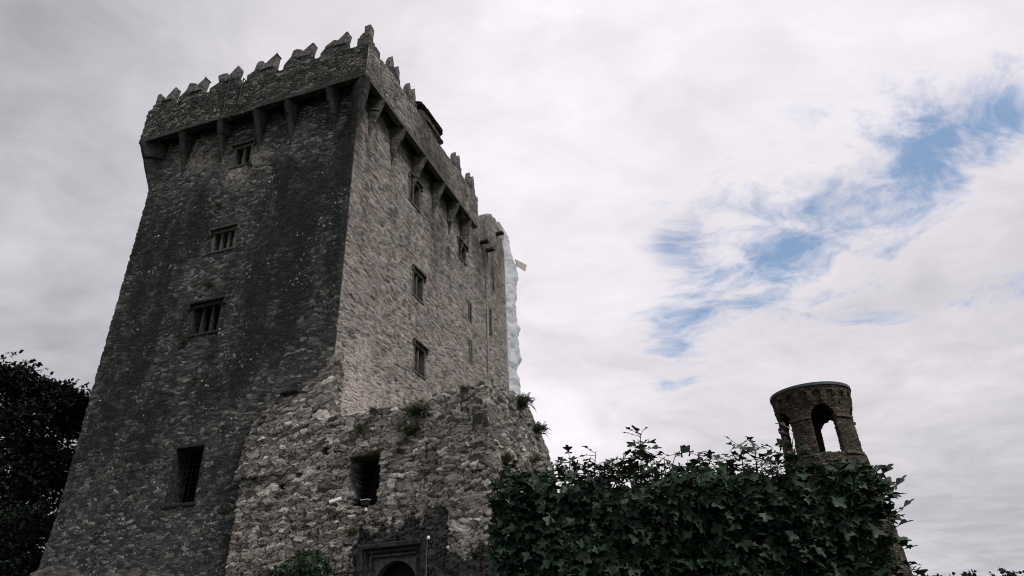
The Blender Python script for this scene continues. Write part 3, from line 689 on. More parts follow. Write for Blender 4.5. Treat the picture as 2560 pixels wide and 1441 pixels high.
stone('window_lintel', FA.pos((AWIN[0] + AWIN[1]) / 2 - .05, AWIN[3] + .03, -.30), -aL, -aR, Z, (.80, .33, .10), 41, M['wood'], gate, .35, .12)
ch_ = MB()  # added near-black box behind the wall, so the window opening reads dark
q0, q1, z0_, z1_ = AWIN[0] - .12, AWIN[1] + .12, AWIN[2] - .12, AWIN[3] + .12
for b0, b1, c0_, c1_, d0, d1 in ((q0, q1, z0_, z1_, -1.5, -1.4), (q0 - .05, q0, z0_, z1_, -1.4, -.82), (q1, q1 + .05, z0_, z1_, -1.4, -.82), (q0, q1, z1_, z1_ + .05, -1.4, -.82), (q0, q1, z0_ - .05, z0_, -1.4, -.82)):
    ch_.box(FA.pos(0, 0), -aL, -aR, Z, b0, b1, d0, d1, c0_, c1_)
ch_.build('added_dark_box', M['dark_interior'], gate)
# doorway: square hood, stepped jambs, spandrels over a pointed-round arch
Dp = lambda a, z, off: FA.pos(a, z, off)
def rect_frame(mb, a0, a1, zt, wdt, f0, f1):
    for x0, x1, z0, z1 in ((a0, a0 + wdt, .1, zt), (a1 - wdt, a1, .1, zt), (a0 + wdt, a1 - wdt, zt - wdt, zt)):
        mb.hexa(np.array([Dp(a, z, f) for z in (z0, z1) for a, f in ((x0, f0), (x1, f0), (x1, f1), (x0, f1))]))
dw = MB(); rect_frame(dw, 5.46, 7.82, 3.36, .16, -.2, .24); dw = dw.build('doorway', M['dressed_dark'], gate, bevel=.03)
q = MB(); rect_frame(q, 5.62, 7.66, 3.20, .13, -.3, .14); q.build('moulding', M['dressed_dark'], dw, bevel=.04)
q = MB(); rect_frame(q, 5.75, 7.53, 3.07, .10, -.4, .05); q.build('jamb', M['dressed'], dw, bevel=.03)
sp = MB(); c0, c1, zt, ap, spr = 5.85, 7.43, 2.97, 2.86, 1.9
arc = [(c0 + (c1 - c0) * .5 * (1 - math.cos(k / 10 * math.pi / 2)), spr + (ap - spr) * math.sin(k / 10 * math.pi / 2) ** .9) for k in range(11)]
for mirror in (0, 1):
    pts = [(c0, zt)] + [p for p in arc[::-1]][0:] if not mirror else [(c1, zt)] + [(c0 + c1 - p[0], p[1]) for p in arc[::-1]]
    pts = [( (c0 + c1) / 2, zt)] + pts[1:] + [pts[0]]
    sp.prism(Dp(0, 0, -.10), -aL, aR, Z, pts, 0, .25)
M['spandrel'] = simple('pale grey spandrel stone', (.11, .112, .112), var=.4, nscale=9, bump=.3)
sp.build('spandrel', M['spandrel'], dw)
MB().hexa(np.array([Dp(a, z, f) for z in (.1, 3.1) for a, f in ((5.8, -.8), (7.5, -.8), (7.5, -.7), (5.8, -.7))])).build('door', M['dark_interior'], dw)  # near-black panel closing the arch, the inner shade is in its colour

# rock outcrop at the foot of the keep
def boulder(P, rx, ry, rz, seed, name, mat, parent):
    th = np.linspace(0, 2 * math.pi, 29)[:-1]; ph = np.linspace(0, math.pi, 15)
    TT, PP = np.meshgrid(th, ph, indexing='ij'); r = 1 + .22 * fbm(TT * 1.4 + seed, PP * 2.3, seed) * np.sin(PP)
    r[-1] = r[-1]; V = np.stack([P[0] + rx * r * np.cos(TT) * np.sin(PP), P[1] + ry * r * np.sin(TT) * np.sin(PP), P[2] + rz * r * np.cos(PP)], 2).reshape(-1, 3)
    i = np.arange(28 * 15).reshape(28, 15); F = np.stack([i, np.roll(i, -1, 0)], 2)
    F = np.stack([i[:, :-1], i[:, 1:], np.roll(i, -1, 0)[:, 1:], np.roll(i, -1, 0)[:, :-1]], 2).reshape(-1, 4)
    return mesh(name, V, F, mat, parent, True)
M['rock'] = masonry('outcrop rock', [(.12, .115, .108), (.16, .15, .14), (.09, .088, .083)], (.07, .068, .063), scale=1.3, aspect=1.6, disp=.15, stain=.7, stain_rng=(.46, .62), lichen=.5, grain=.6)
rocks = [((365, 1432), .75, .35, 'low grey boulder under the dark left face of the keep'), ((310, 1440), .6, .25, 'flat pale boulder at the bottom edge left of the low grey boulder'),
         ((180, 1425), .8, .45, 'rough boulder at the far left foot of the keep'), ((455, 1442), .8, .25, 'flat boulder right of the low grey boulder at the keep foot')]
for i, (p, rx, rz, lab) in enumerate(rocks):
    s, z = FR.px(*p); P = FR.pos(s, z - rz * .6 - .15, .55 + .034 * max(0, 5.5 - z) ** 1.35)
    tag(boulder(P, rx, .6, rz, 3 + i, 'boulder', M['rock'], None), lab, 'boulder', 'boulders at the foot of the keep')

# ------------------------------------------------------------------ fittings on the gatehouse
s, z = FA.px(838, 1252, .4)
sc_o = empty('security_camera', FA.pos(s, z, 0), 'white tube security camera fixed to the rubble wall left of the gatehouse window', 'security camera')
ax_ = (-aR * .55 + aL * .8 - Z * .34); ax_ /= np.linalg.norm(ax_); p = FA.pos(s, z, .4)
MB().tube([p - ax_ * .20, p - ax_ * .19, p + ax_ * .17, p + ax_ * .19], [.05, .065, .065, .06], 10).build('housing', M['white'], sc_o)
MB().tube([p + ax_ * .19, p + ax_ * .20], [.055, .05], 10).build('lens', M['iron'], sc_o)
MB().tube([p - ax_ * .05 - Z * .05, p - Z * .14 - ax_ * .1, FA.pos(s + .0, z - .12, .0)], .02, 6).build('bracket', M['white'], sc_o)
s, z = FA.px(912, 1258, .02)
fl = empty('floodlight', FA.pos(s, z - .16, -.05), 'small floodlight standing on the sill of the gatehouse window', 'floodlight')
o = FA.pos(s, z, .02)
MB().box(o, -aL, -aR, Z, -.14, .14, -.10, .02, -.08, .09).build('housing', M['iron'], fl, bevel=.01)
MB().box(o, -aL, -aR, Z, -.15, .15, -.11, .05, .09, .11).build('visor', M['white'], fl)
MB().tube([o - Z * .08, o - Z * .17], .015, 5).build('stand', M['iron'], fl)
s, z = FA.px(914, 1274, .1)
tag(MB().tube([FA.pos(s, z - .05, .08), FA.pos(s, z + .03, .10), FA.pos(s + .02, z + .06, .1)], [.05, .055, .02], 8).build('junction_box', M['white'], None), 'little white junction box on the window sill just below the floodlight', 'junction box')
s, z = FA.px(1071, 1345, .2)
sl_ = empty('door_sensor', FA.pos(s, z, .1), 'white dome sensor with a pale conduit, above the right end of the doorway', 'sensor')
p = FA.pos(s, z, .2)
MB().tube([p - Z * .05, p, p + Z * .04, p + Z * .06], [.05, .055, .04, .015], 10).build('dome', M['white'], sl_, smooth=True)
MB().tube([p - Z * .05 + aR * -.07, p - Z * 2.6 + aR * -.07], .014, 6).build('conduit', M['cable'], sl_)

# spear-topped railing before the gatehouse
RP = Wall(A0 - aR * 1.3, -aL, -aR)
rl = empty('iron_railing', RP.pos(RP.px(875, 1435)[0], .3), 'black spear topped iron railing beside the gatehouse doorway', 'railing')
rs, rz_ = RP.px(875, 1390); base = RP.px(838, 1415)[0]
stepx = (RP.px(875, 1390)[0] - RP.px(857, 1395)[0])
zr_ = RP.px(880, 1432)[1]
for i in range(-9, 4):
    a = rs + i * stepx; top_ = zr_ + .42 - (.16 if i in (-2, -5, -8) else 0)
    MB().tube([RP.pos(a, .2), RP.pos(a, top_), RP.pos(a, top_ + .03), RP.pos(a, top_ + .13)], [.014, .014, .026, .002], 5).build('spear', M['iron'], rl)
for dz in (0., -1.0):
    MB().box(RP.pos(0, 0), -aL, -aR, Z, rs - 9.4 * stepx, rs + 3.6 * stepx, -.015, .015, zr_ + dz - .02, zr_ + dz + .02).build('rail', M['iron'], rl)

# ------------------------------------------------------------------ white scaffold sheeting on the far end
SH = Wall(SI.P + dL * .3, dR, nS)
shp = empty('scaffold_sheeting', C + dR * (WEND + 1.2) + dL * 1.5 + Z * .3, 'white plastic scaffold sheeting hanging down the far right edge of the keep', 'sheeting')
yy = np.linspace(556, 1010, 170)
lx = np.interp(yy, [556, 580, 600, 640, 700, 800, 900, 1010], [1238, 1250, 1256, 1261, 1262, 1266, 1270, 1274])
rx = np.interp(yy, [556, 575, 595, 620, 640, 655, 700, 760, 830, 900, 930, 960, 1010], [1241, 1257, 1266, 1271, 1275, 1283, 1292, 1290, 1294, 1298, 1290, 1297, 1295])
rx = rx + 5.0 * np.abs(np.sin((yy - 560) / 24. + .6 * np.sin(yy / 37.))) ** .7 - 2 + 2. * fbm(yy * .11, yy * 0, 81) - 1.5
nn = 15; fr = np.zeros((nn, len(yy), 3))
for j, y in enumerate(yy):
    (s0, z0), (s1, z1) = SH.px(lx[j], y), SH.px(rx[j], y)
    for i in range(nn):
        q = i / (nn - 1); z = z0 * (1 - q) + z1 * q
        fr[i, j] = SH.pos(s0 * (1 - q) + s1 * q, z, .28 * math.sin(q * math.pi) + .16 * fbm(np.array([q * 3.]), np.array([z * 1.3]), 85)[0])
V, F, _ = panel(fr, fr + dL * 1.2, np.ones((nn - 1, len(yy) - 1), bool)); mesh('sheet', V, F, M['sheet'], shp, True)
mb = MB()
cs = [SH.px(x, y) for x, y in ((1277, 651), (1306, 665), (1302, 680), (1282, 668))]
mb.hexa(np.array([SH.pos(s, z, f) for f in (.32, .38) for s, z in cs])); mb.build('board', M['ply'], shp)
for y in (557, 575):
    s, z = SH.px(np.interp(y, [556, 580], [1236, 1256]), y); MB().tube([SH.pos(s, z - .3), SH.pos(s, z + .35)], .05, 6).build('scaffold_pole', M['iron'], shp)

# ------------------------------------------------------------------ round lookout turret
TD = 22.
tc_ = at(2041, 1060, TD); TCX = np.array([tc_[0], tc_[1], 0.])
fdir = -TCX / np.linalg.norm(TCX); sdir = np.array([-fdir[1], fdir[0], 0.])   # sdir = to the right as seen from the camera
if sdir[0] < 0: sdir = -sdir
zt_top = at(2030, 957, TD)[2] - .43; z_spr = at(2040, 1065, TD)[2]; z_sill = at(2060, 1131, TD - 1.1)[2]; z_apex = at(2050, 1004, TD - 1.1)[2]; z_base = at(2040, 1165, TD - 1)[2]
RT = 92 / FPX * (np.linalg.norm([*tc_])) * .86
tur = empty('lookout_turret', TCX + Z * -1.6, 'small round brown stone turret with pointed arch openings and a grey capped top', 'turret')
nth = 400; th = np.linspace(0, 2 * math.pi, nth + 1)[:-1]
tz = np.concatenate([np.linspace(-1.4, z_sill - .4, 90)[:-1], np.linspace(z_sill - .4, zt_top, 210)]); TT, ZZ = np.meshgrid(th, tz, indexing='ij')
def trad(z):
    r = RT * (1 + .035 * np.clip((z_base - z), -2.2, 0) * -1 * 0)
    r = RT * np.interp(z, [-1.6, z_base - .25, z_base - .1, z_base + .02, z_sill + .08, z_spr, zt_top - .62, zt_top - .40, zt_top], [1.62, 1.16, 1.15, 1.09, 1.04, 1.0, .99, 1.05, 1.07])
    return r
# blind arcade under the cap: shallow recesses
ap_ = ((TT * 18 / (2 * math.pi)) % 1 - .5); rec = (np.abs(ap_) < .30) & (ZZ > zt_top - .50) & (ZZ < zt_top - .14 - .35 * np.maximum(0, np.abs(ap_) - .1))
rr = trad(ZZ) - np.where(rec, .07, 0.)
def ring(TT, rr, ZZ):
    p = TCX + (fdir * np.cos(TT)[..., None] + sdir * np.sin(TT)[..., None]) * rr[..., None]; p[..., 2] = ZZ; return p
fr = ring(TT, rr, ZZ); bk = ring(TT, np.minimum(rr - .14, RT * .84), ZZ)
thc = (th + math.pi / nth)[:, None]; zc_ = ((tz[:-1] + tz[1:]) / 2)[None]
kp = np.ones((nth, len(tz) - 1), bool); hw = .34 / RT
for c in np.radians(np.array([13, 85, 157, 229, 301])):
    da = np.abs((thc - c + math.pi) % (2 * math.pi) - math.pi)
    q = np.clip((zc_ - z_spr) / (z_apex - z_spr), 0, 1); half = hw * np.where(zc_ < z_spr, 1., np.clip(-1 + np.sqrt(4 - 3 * q * q), 0, 1))
    kp &= ~((da < half) & (zc_ > z_sill) & (zc_ < z_apex))
V, F, _ = panel(fr, bk, kp, wrap=True)
mesh('wall', V, F, M['turret'], tur, True)
def hoop(r0, r1, z0, z1, k=72):
    V = []; 
    for j in range(k):
        a = 2 * math.pi * j / k; u = fdir * math.cos(a) + sdir * math.sin(a)
        V += [TCX + u * r0 + Z * z0, TCX + u * r1 + Z * z0, TCX + u * r1 + Z * z1, TCX + u * r0 + Z * z1]
    F = [(4 * j + i, 4 * j + (i + 1) % 4, (4 * j + 4 + (i + 1) % 4) % (4 * k), (4 * j + 4 + i) % (4 * k)) for j in range(k) for i in range(4)]
    return np.array(V), F
V, F = hoop(.02, RT * 1.11, zt_top - .01, zt_top + .07); mesh('roof_cap', V, F, M['lead'], tur)
for c in range(5):
    a0, a1 = math.radians(13 + 72 * c) + hw, math.radians(13 + 72 * (c + 1)) - hw
    for zq, ov in ((z_spr - .05, .05), (z_sill - .06, .045)):
        V = []
        for k_ in np.linspace(a0, a1, 12):
            u = fdir * math.cos(k_) + sdir * math.sin(k_)
            V += [TCX + u * (trad(zq) + r_) + Z * zz_ for r_, zz_ in ((-.08, zq), (ov, zq), (ov, zq + .07), (-.08, zq + .07))]
        F = [(4 * j + i, 4 * j + (i + 1) % 4, 4 * j + 4 + (i + 1) % 4, 4 * j + 4 + i) for j in range(11) for i in range(4)] + [(0, 3, 2, 1), (44, 45, 46, 47)]
        mesh('string_course', np.array(V), F, M['turret_plain'], tur)

# ------------------------------------------------------------------ leaves
def leaf_outline(lobes):
    pts = [(0, 0, 0)]
    return pts
def fig_leaf():
    """five-lobed leaf in the xy plane, stalk at the origin, tip along +y, unit length"""
    out = [(0, .08), (.08, -.02), (.27, -.11), (.37, -.07), (.35, .02), (.08, .15), (.08, .20), (.27, .36), (.43, .48), (.50, .57), (.45, .65), (.32, .60), (.08, .34), (.06, .44), (.13, .66), (.16, .84), (.11, .95), (0, 1.)]
    L = [(-x, y) for x, y in out[1:-1]][::-1]
    ring_ = out + L
    ctr = [(0, .06), (0, .25), (0, .42), (0, .75)]
    V = np.array([(x, y, .10 * abs(x) * 2 - .22 * y * y + .0) for x, y in ring_ + ctr])
    n = len(ring_); F = []
    c = lambda y: n + int(np.argmin([abs(y - q[1]) for q in ctr]))
    for i in range(n):
        k = (i + 1) % n; ym = (ring_[i][1] + ring_[k][1]) / 2
        a = c(ring_[i][1]); b = c(ring_[k][1])
        F.append((i, k, b));
        if a != b: F.append((i, b, a))
    return V, F
def simple_leaf(w_=.3):
    V = np.array([(0, 0, 0), (w_, .35, .06), (w_ * .8, .7, .02), (0, 1, -.1), (-w_ * .8, .7, .02), (-w_, .35, .06)]); return V, [(0, 1, 2, 3), (0, 3, 4, 5)]
def scatter(name, leaf, P, Yd, Nd, size, mat, parent, tone, base=None, jitter_w=.12):
    """one mesh made of many leaves: P points, Yd tip direction, Nd approx normal"""
    LV, LF = leaf; Yd = Yd / np.linalg.norm(Yd, axis=1)[:, None]
    X = np.cross(Yd, Nd); X /= np.linalg.norm(X, axis=1)[:, None] + 1e-9; N = np.cross(X, Yd)
    wv = size * (1 + RNG.uniform(-jitter_w, jitter_w, len(P)))
    curl = RNG.uniform(.3, 1.8, len(P))
    V = P[:, None] + X[:, None] * (LV[None, :, 0:1] * wv[:, None, None]) + Yd[:, None] * (LV[None, :, 1:2] * size[:, None, None]) + N[:, None] * (LV[None, :, 2:3] * (size * curl)[:, None, None])
    n = len(LV); F = []
    for k in range(len(P)):
        o = k * n; F += [tuple(i + o for i in f) for f in LF]
    return mesh(name, V.reshape(-1, 3), F, mat, parent, False, attrs={'tone': np.repeat(tone, n)}, base=base)
unit = lambda v: v / np.linalg.norm(v, axis=-1, keepdims=True)

# garden wall with the climbing fig
FD = 10.3
gp0, gp1 = at(1288, 1225, FD), at(2115, 1190, FD + .1)
gp0[2] = gp1[2] = 0
gdir = unit(gp1 - gp0); gnrm = np.array([gdir[1], -gdir[0], 0.]); GL = np.linalg.norm(gp1 - gp0)
GW = Wall(gp0, gdir, gnrm)
ztop = GW.px(1700, 1200)[1]
g0 = gp0.copy(); gx_ = np.arange(0, GL - .15, .07); gzs = np.arange(-1.5, ztop + .01, .07)
AU2, AZ2 = np.meshgrid(gx_, gzs, indexing='ij')
fr = gp0 + gdir * AU2[..., None]; fr[..., 2] = AZ2; bk = fr - gnrm * .5
gw = empty('garden_wall', gp0 + gdir * GL / 2 + Z * -1.5, 'grey garden wall almost hidden behind the climbing fig leaves', 'wall')
V, F, _ = panel(fr, bk, np.ones((len(gx_) - 1, len(gzs) - 1), bool)); mesh('masonry', V, F, M['rubble'], gw, True, attrs={'stain': np.full(len(V), .1)})

fig = empty('climbing_fig', gp0 + gdir * GL / 2 + gnrm * .5 + Z * -1.5, 'dense dark green climbing fig with lobed leaves covering the garden wall', 'climbing plant')
FL = fig_leaf()
P, Y, N, S, T = [], [], [], [], []
def add_leaf(p, y, n, s, t_): P.append(p); Y.append(y); N.append(n); S.append(s); T.append(t_)
nL = 8200
for k in range(nL):
    a = RNG.uniform(-.22, GL + .12); z = RNG.uniform(-1.2, 1) if RNG.random() < .12 else RNG.uniform(.3, ztop - .22 + .26 * (a < 1.3) + .16 * fbm(np.array([a * 1.3]), np.array([1.]), 93)[0])
    depth = RNG.beta(2.2, 1.6) * .62
    edge = .10 * fbm(np.array([z * 2.]), np.array([3.]), 91)[0]
    bulge = .12 * fbm(np.array([a * 1.1]), np.array([z * 1.1]), 92)[0]
    endt = np.clip((a - (GL - .6)) / .7, 0, 1)
    p = GW.pos(a, z, (depth + bulge) * (1 - .5 * endt) + .08)
    y = gnrm * RNG.uniform(.1, 1.) + gdir * RNG.normal(0, .85) + Z * RNG.uniform(-1.0, .5)
    n_ = gnrm * .7 + Z * RNG.uniform(-.3, 1.3) + gdir * RNG.normal(0, .6)
    add_leaf(p, y, n_, RNG.uniform(.08, .20), RNG.beta(.7, 2.0))
stems = MB()
def sprig(base, tip, nleaf, big=1.):
    m = (base + tip) / 2 + RNG.normal(0, .04, 3); ts = np.linspace(0, 1, 6)
    pts = [(1 - q) ** 2 * base + 2 * q * (1 - q) * m + q * q * tip for q in ts]; stems.tube(pts, np.linspace(.012, .005, 6), 5)
    for k in range(nleaf):
        q = RNG.uniform(.18, 1.); p = (1 - q) ** 2 * base + 2 * q * (1 - q) * m + q * q * tip
        ang = RNG.uniform(0, 2 * math.pi); o = gdir * math.cos(ang) + gnrm * math.sin(ang)
        e = p + o * RNG.uniform(.05, .14) + Z * RNG.uniform(-.02, .06); stems.tube([p, e], .004, 4)
        add_leaf(e, o + Z * RNG.uniform(-.5, .35) + (Z * .9 if q > .9 else 0), Z * 1. + gnrm * .3 + RNG.normal(0, .35, 3), RNG.uniform(.10, .19) * big, RNG.beta(1.2, 2.2))
# shoots along the top of the wall: (pixel column, height in pixels above the wall)
def topz(px, py, off): return GW.pos(*GW.px(px, py, off), off)
for x, y, nl in [(1385, 1165, 9), (1425, 1150, 10), (1460, 1160, 8), (1490, 1135, 12), (1510, 1160, 8), (1540, 1150, 8), (1560, 1140, 12), (1590, 1120, 12), (1601, 1090, 20), (1625, 1150, 10), (1640, 1160, 8), (1660, 1150, 9), (1690, 1140, 12), (1720, 1155, 9), (1745, 1140, 14), (1765, 1165, 8),
                 (1795, 1150, 10), (1825, 1150, 12), (1850, 1115, 14), (1885, 1118, 14), (1905, 1150, 10), (1925, 1165, 8), (1960, 1125, 8), (1985, 1085, 14), (2010, 1120, 14), (2050, 1150, 12), (2090, 1158, 12), (2120, 1165, 12), (2150, 1172, 12), (2175, 1185, 10), (1340, 1185, 9), (1300, 1195, 9), (1260, 1215, 8)]:
    off = RNG.uniform(-.1, .3); tip = topz(x, y - 6, off); bs = topz(x - RNG.uniform(-14, 14), 1225, off * .7); sprig(bs, tip, nl + 6)
for k in range(34):
    x = RNG.uniform(1250, 2150); off = RNG.uniform(-.1, .35); y = 1180 + RNG.uniform(-14, 20) - 8 * (x > 2000)
    sprig(topz(x + RNG.uniform(-10, 10), 1225, off), topz(x, y, off), 8)
# sprays leaning out past the right end
for (x0, y0), (x1, y1), nl in [((2160, 1300), (2215, 1232), 16), ((2165, 1310), (2240, 1285), 16), ((2165, 1320), (2225, 1330), 12), ((2165, 1270), (2195, 1215), 10), ((2180, 1340), (2222, 1360), 6), ((2175, 1420), (2235, 1370), 7), ((2180, 1470), (2245, 1400), 10), ((2200, 1480), (2290, 1415), 10), ((2200, 1500), (2270, 1440), 10), ((2120, 1200), (2185, 1180), 10), ((2150, 1240), (2190, 1200), 10), ((2150, 1400), (2200, 1330), 8)]:
    off = RNG.uniform(.1, .5); sprig(topz(x0, y0, off), topz(x1, y1, off), nl, 1.25)
for k in range(150):      # looser growth trailing round the right end
    x = 2125 + 85 * RNG.random() ** 1.6; y = RNG.uniform(1195, 1445); off = RNG.uniform(.0, .4)
    p = topz(x + (y - 1200) * .12, y, off)
    add_leaf(p, gdir * RNG.normal(.4, .6) + gnrm * RNG.uniform(0, .8) + Z * RNG.uniform(-1, .2), gnrm * .7 + Z * RNG.uniform(-.2, 1.2) + gdir * RNG.normal(0, .5), RNG.uniform(.08, .19), RNG.beta(.9, 1.8))
    if k % 4 == 0: stems.tube([p, p - gdir * .12 - Z * .05, p - gdir * .3 - Z * .3], [.004, .005, .007], 4)
scatter('foliage', FL, np.array(P), np.array(Y), np.array(N), np.array(S), M['fig'], fig, np.array(T))
for k in range(40):
    a = RNG.uniform(.1, GL - .1); pts = [GW.pos(a, -1.5, .1)]
    for z in np.linspace(-.8, ztop, 6): a += RNG.normal(0, .14); pts.append(GW.pos(a, z, .1 + RNG.uniform(0, .12)))
    stems.tube(pts, np.linspace(.03, .01, 7), 5)
stems.build('stems', M['stem'], fig)

# bush below the railing
def leaf_ball(name, parent, ctr, rad, n, size, mat, leaf, flat=1., base=None, hollow=.55):
    d_ = unit(RNG.normal(0, 1, (n, 3))); r = RNG.uniform(hollow, 1, (n, 1)) ** .6 * (1 + .25 * fbm(d_[:, :1] * 2.2 + 5, d_[:, 2:] * 2.2 + ctr[0], 15))
    P = ctr + d_ * r * np.array(rad); return P, d_
bw = RP.pos(RP.px(775, 1430)[0], 0, .2); pts_, nr_ = [], []
bush = empty('bush', np.array([bw[0], bw[1], .2]), 'green leafy bush in front of the gatehouse wall, left of the railing', 'bush')
for p, rad in [((770, 1405), .35), ((735, 1425), .4), ((795, 1425), .36), ((705, 1438), .3), ((760, 1450), .5), ((800, 1460), .5)]:
    c = RP.pos(*RP.px(*p, .2), .2); a, b = leaf_ball('', None, c, (rad, rad, rad), 130, .1, None, None); pts_.append(a); nr_.append(b)
pts_ = np.concatenate(pts_); nr_ = np.concatenate(nr_)
scatter('foliage', FL, pts_, nr_ + RNG.normal(0, .5, nr_.shape) - Z * .3, nr_ + Z * .6 + RNG.normal(0, .3, nr_.shape), RNG.uniform(.09, .17, len(pts_)), M['bush'], bush, RNG.beta(1.5, 2, len(pts_)))
mb = MB()
for k in range(7): mb.tube([np.array([bw[0], bw[1], .2]), np.array([bw[0] + RNG.normal(0, .2), bw[1], 1.0]), pts_[RNG.integers(len(pts_))]], [.03, .02, .008], 5)
mb.build('stems', M['stem'], bush)

# ------------------------------------------------------------------ herbs growing out of the masonry
def herb(P, out, n, length, label, droop=.4, mat=None, tone=(.0, 1.)):
    e = empty('wall_plant', P, label, 'plant', 'plants growing on the castle walls')
    V, F, T_ = [], [], []
    length *= .85
    for k in range(int(n * 1.8)):
        p = P + RNG.normal(0, 1, 3) * np.array([.16, .16, .07]) * length / .4
        dd = unit(out * RNG.uniform(.1, .8) + Z * RNG.uniform(.2, 1.) + RNG.normal(0, .35, 3)); l = length * RNG.uniform(.5, 1.1)
        sd_ = unit(np.cross(dd, RNG.normal(0, 1, 3))) * l * RNG.uniform(.02, .05)
        q1 = p + dd * l * .55; q2 = p + dd * l - Z * l * droop * RNG.uniform(.2, 1.)
        o = len(V); V += [p - sd_ * .5, p + sd_ * .5, q1 + sd_, q2, q1 - sd_]; F.append((o, o + 1, o + 2, o + 3, o + 4)); T_ += [RNG.uniform(*tone)] * 5
    mesh('foliage', np.array(V), F, mat or M['herb'], e, attrs={'tone': np.array(T_)})
hp = [(FA, 1047, 1032, 260, .42, 'bushy green plant hanging below the gatehouse wall top, upper of a close pair'), (FA, 1036, 1078, 200, .38, 'green plant on the gatehouse wall just under the bushy hanging plant'),
      (SA, 1302, 1008, 240, .42, 'tall grassy tuft on the broken right shoulder of the gatehouse wall'), (SA, 1342, 1075, 170, .40, 'leafy tuft low on the stepped right edge of the gatehouse'),
      (SA, 1262, 1150, 160, .30, 'dark plant on the gatehouse side wall left of the slit window'), (SA, 1338, 1150, 110, .26, 'small plant on the gatehouse side wall right of the slit window'),
      (FA, 840, 1258, 60, .26, 'small fern behind the security camera'), (FA, 905, 1075, 130, .28, 'thin tuft under the gatehouse wall top above the window'),
      (FA, 1000, 1130, 70, .2, 'small tuft between the gatehouse window and the slit window'), (FA, 885, 1335, 120, .3, 'dark tuft on the wall above the left end of the doorway'),
      (FA, 757, 1390, 130, .3, 'brownish tuft on the rubble wall just above the leafy bush'), (FA, 1160, 975, 90, .22, 'low tuft on the gatehouse wall top near the corner'),
      (FA, 935, 1030, 100, .25, 'yellowish tuft on the gatehouse wall top below the pale keep wall'), (FR, 680, 1075, 140, .28, 'yellow green tuft on the rubble ledge beside the keep'),
      (FR, 790, 1055, 120, .25, 'green tuft on the rubble ledge nearest the keep corner'), (FR, 665, 1050, 120, .3, 'dark tuft at the left end of the rubble ledge'),
      (FR, 523, 715, 110, .3, 'dark tuft on the left keep face below the second window from the top'), (FR, 462, 858, 110, .28, 'dark tuft just under the third window of the left keep face'),
      (FR, 490, 950, 90, .3, 'dark tuft on the left keep face well below the third window'), (FR, 548, 515, 90, .25, 'dark tuft on the left keep face above the second window'),
      (FR, 625, 415, 100, .25, 'dark tuft at the lower right corner of the topmost left face window'), (FR, 740, 420, 70, .22, 'dark tuft right of the topmost left face window'),
      (FR, 855, 335, 70, .22, 'dark tuft below the corbel nearest the front corner')]
for f, x, y, n, l, lab in hp:
    a, z = f.px(x, y, .08); dk = f is FR and y < 1000
    herb(f.pos(a, z, .08), f.n, n, l, lab, .5, None, (0, .35) if dk else (0, 1))

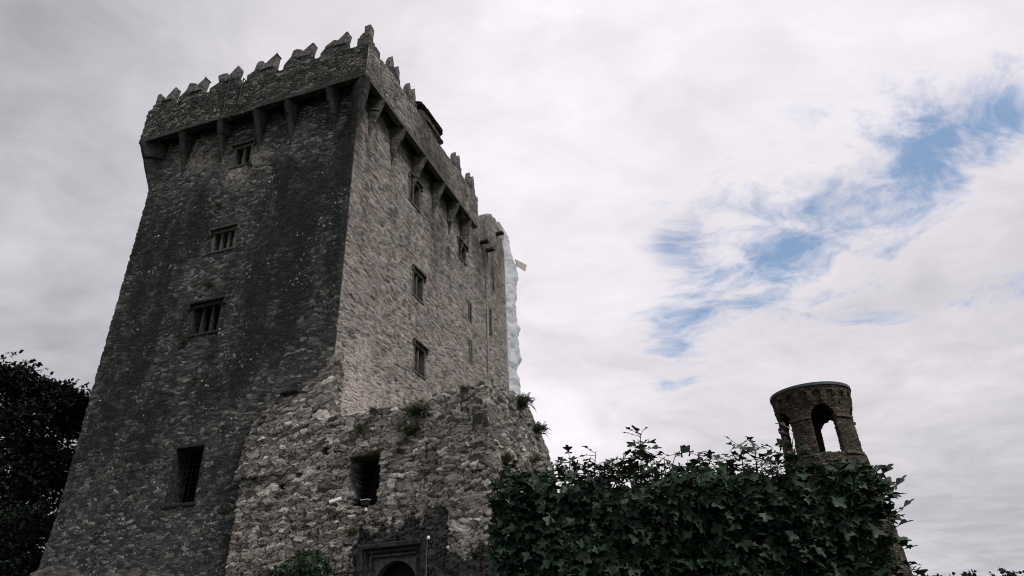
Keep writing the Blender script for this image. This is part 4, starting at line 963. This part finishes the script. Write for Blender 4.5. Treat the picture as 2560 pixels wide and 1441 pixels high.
# ------------------------------------------------------------------ trees
def tree(base, height, blobs, nper, leaf_s, mat, name, label, cat='tree', group=None, spray=1.0, trunk_r=.45, droop=0., reach=1.12):
    e = empty(name, base, label, cat, group)
    tb = MB(); top_ = base + Z * height * .8
    pts = [base + (top_ - base) * q + np.array([RNG.normal(0, .15), RNG.normal(0, .15), 0]) * q * 2 for q in np.linspace(0, 1, 7)]
    tb.tube(pts, np.linspace(trunk_r, trunk_r * .15, 7), 8)
    Ps, Ys, Ns, Ss = [], [], [], []
    for c, r in blobs:
        q = np.clip((c[2] - base[2]) / height - .18, .1, .9); st = base + (top_ - base) * q
        mid = (st + c) / 2 + Z * .3; tb.tube([st, mid, c], [trunk_r * .35, trunk_r * .2, .03], 6)
        nb = max(6, int(nper / 14))
        for k in range(nb):
            dd = unit(RNG.normal(0, 1, 3) * np.array([1, 1, .55])); tip = c + dd * r * RNG.uniform(.5, reach) * np.array([1, 1, .8]); st2 = c + dd * r * .1
            tip = tip - Z * droop * r * .3
            if k % 3 == 0: tb.tube([st2, tip], [.025, .008], 4)
            m_ = nper // nb; qq = RNG.uniform(.15, 1.02, (m_, 1)) ** .8
            sp = st2 + (tip - st2) * qq + RNG.normal(0, .085 * spray, (m_, 3)) * r * (1.15 - qq)
            Ps.append(sp); Ys.append(np.broadcast_to(dd, sp.shape) + RNG.normal(0, .6, sp.shape) - Z * droop); Ns.append(RNG.normal(0, .5, sp.shape) + Z * .8)
    Ps, Ys, Ns = map(np.concatenate, (Ps, Ys, Ns))
    tb.build('trunk', M['bark'], e)
    scatter('crown', simple_leaf(.32), Ps, Ys, Ns, RNG.uniform(.6, 1.3, len(Ps)) * leaf_s, mat, e, RNG.uniform(0, 1, len(Ps)))
    return e
YD = 39.
blobs = []
for x, y, r in [(20, 935, 1.1), (-60, 930, 2.2), (60, 985, 1.2), (110, 975, 1.1), (150, 985, 1.0), (185, 1010, .9), (40, 1040, 1.8), (120, 1040, 1.7), (175, 1060, 1.3), (-40, 1050, 2.2), (60, 1120, 2.2), (140, 1130, 1.9), (-30, 1150, 2.4), (30, 1220, 2.3), (120, 1220, 2.1), (-40, 1260, 2.4), (60, 1310, 2.3), (100, 1300, 1.9), (-20, 1370, 2.4), (60, 1400, 2.2), (10, 1450, 2.4), (210, 1020, .9), (160, 1180, 1.5), (90, 1420, 1.8)]:
    blobs.append((at(x, y, YD + RNG.uniform(-1.5, 2.5)), r))
yb = at(20, 1300, YD + 1); yb[2] = gz(yb[0], yb[1])
tree(yb, blobs[0][0][2] - yb[2], blobs, 2000, .17, M['yew'], 'yew_tree', 'dark feathery evergreen tree beyond the left edge of the keep', droop=.25, trunk_r=.6, reach=1.45, spray=.75)
far = [(2330, 1431, 100, 1.5), (2372, 1426, 104, 2.2), (2425, 1425, 98, 2.4), (2475, 1428, 102, 2.2), (2512, 1424, 101, 2.0), (2548, 1416, 92, 2.4)]
labs = ['small far tree just right of the fig sprays on the skyline', 'far rounded tree second from the left in the skyline row', 'far broad tree third from the left in the skyline row', 'far domed tree, the fourth from the left in the skyline row', 'far low tree, fifth from the left in the skyline row', 'far taller tree at the right edge of the photo']
for (x, y, D, r), lab in zip(far, labs):
    top_ = at(x, y, D); b = np.array([top_[0], top_[1], -1.6])
    bl = [(top_ - Z * r * .75, r)]
    for k in range(9):
        bl.append((top_ + np.array([RNG.normal(0, r * .55), RNG.normal(0, r * .5), -r * RNG.uniform(.7, 2.6)]), r * RNG.uniform(.5, .85)))
    tree(b, top_[2] - b[2], bl, 420, .42, M['far'], 'far_tree', lab, group='trees on the far skyline', spray=1.3, trunk_r=.35)
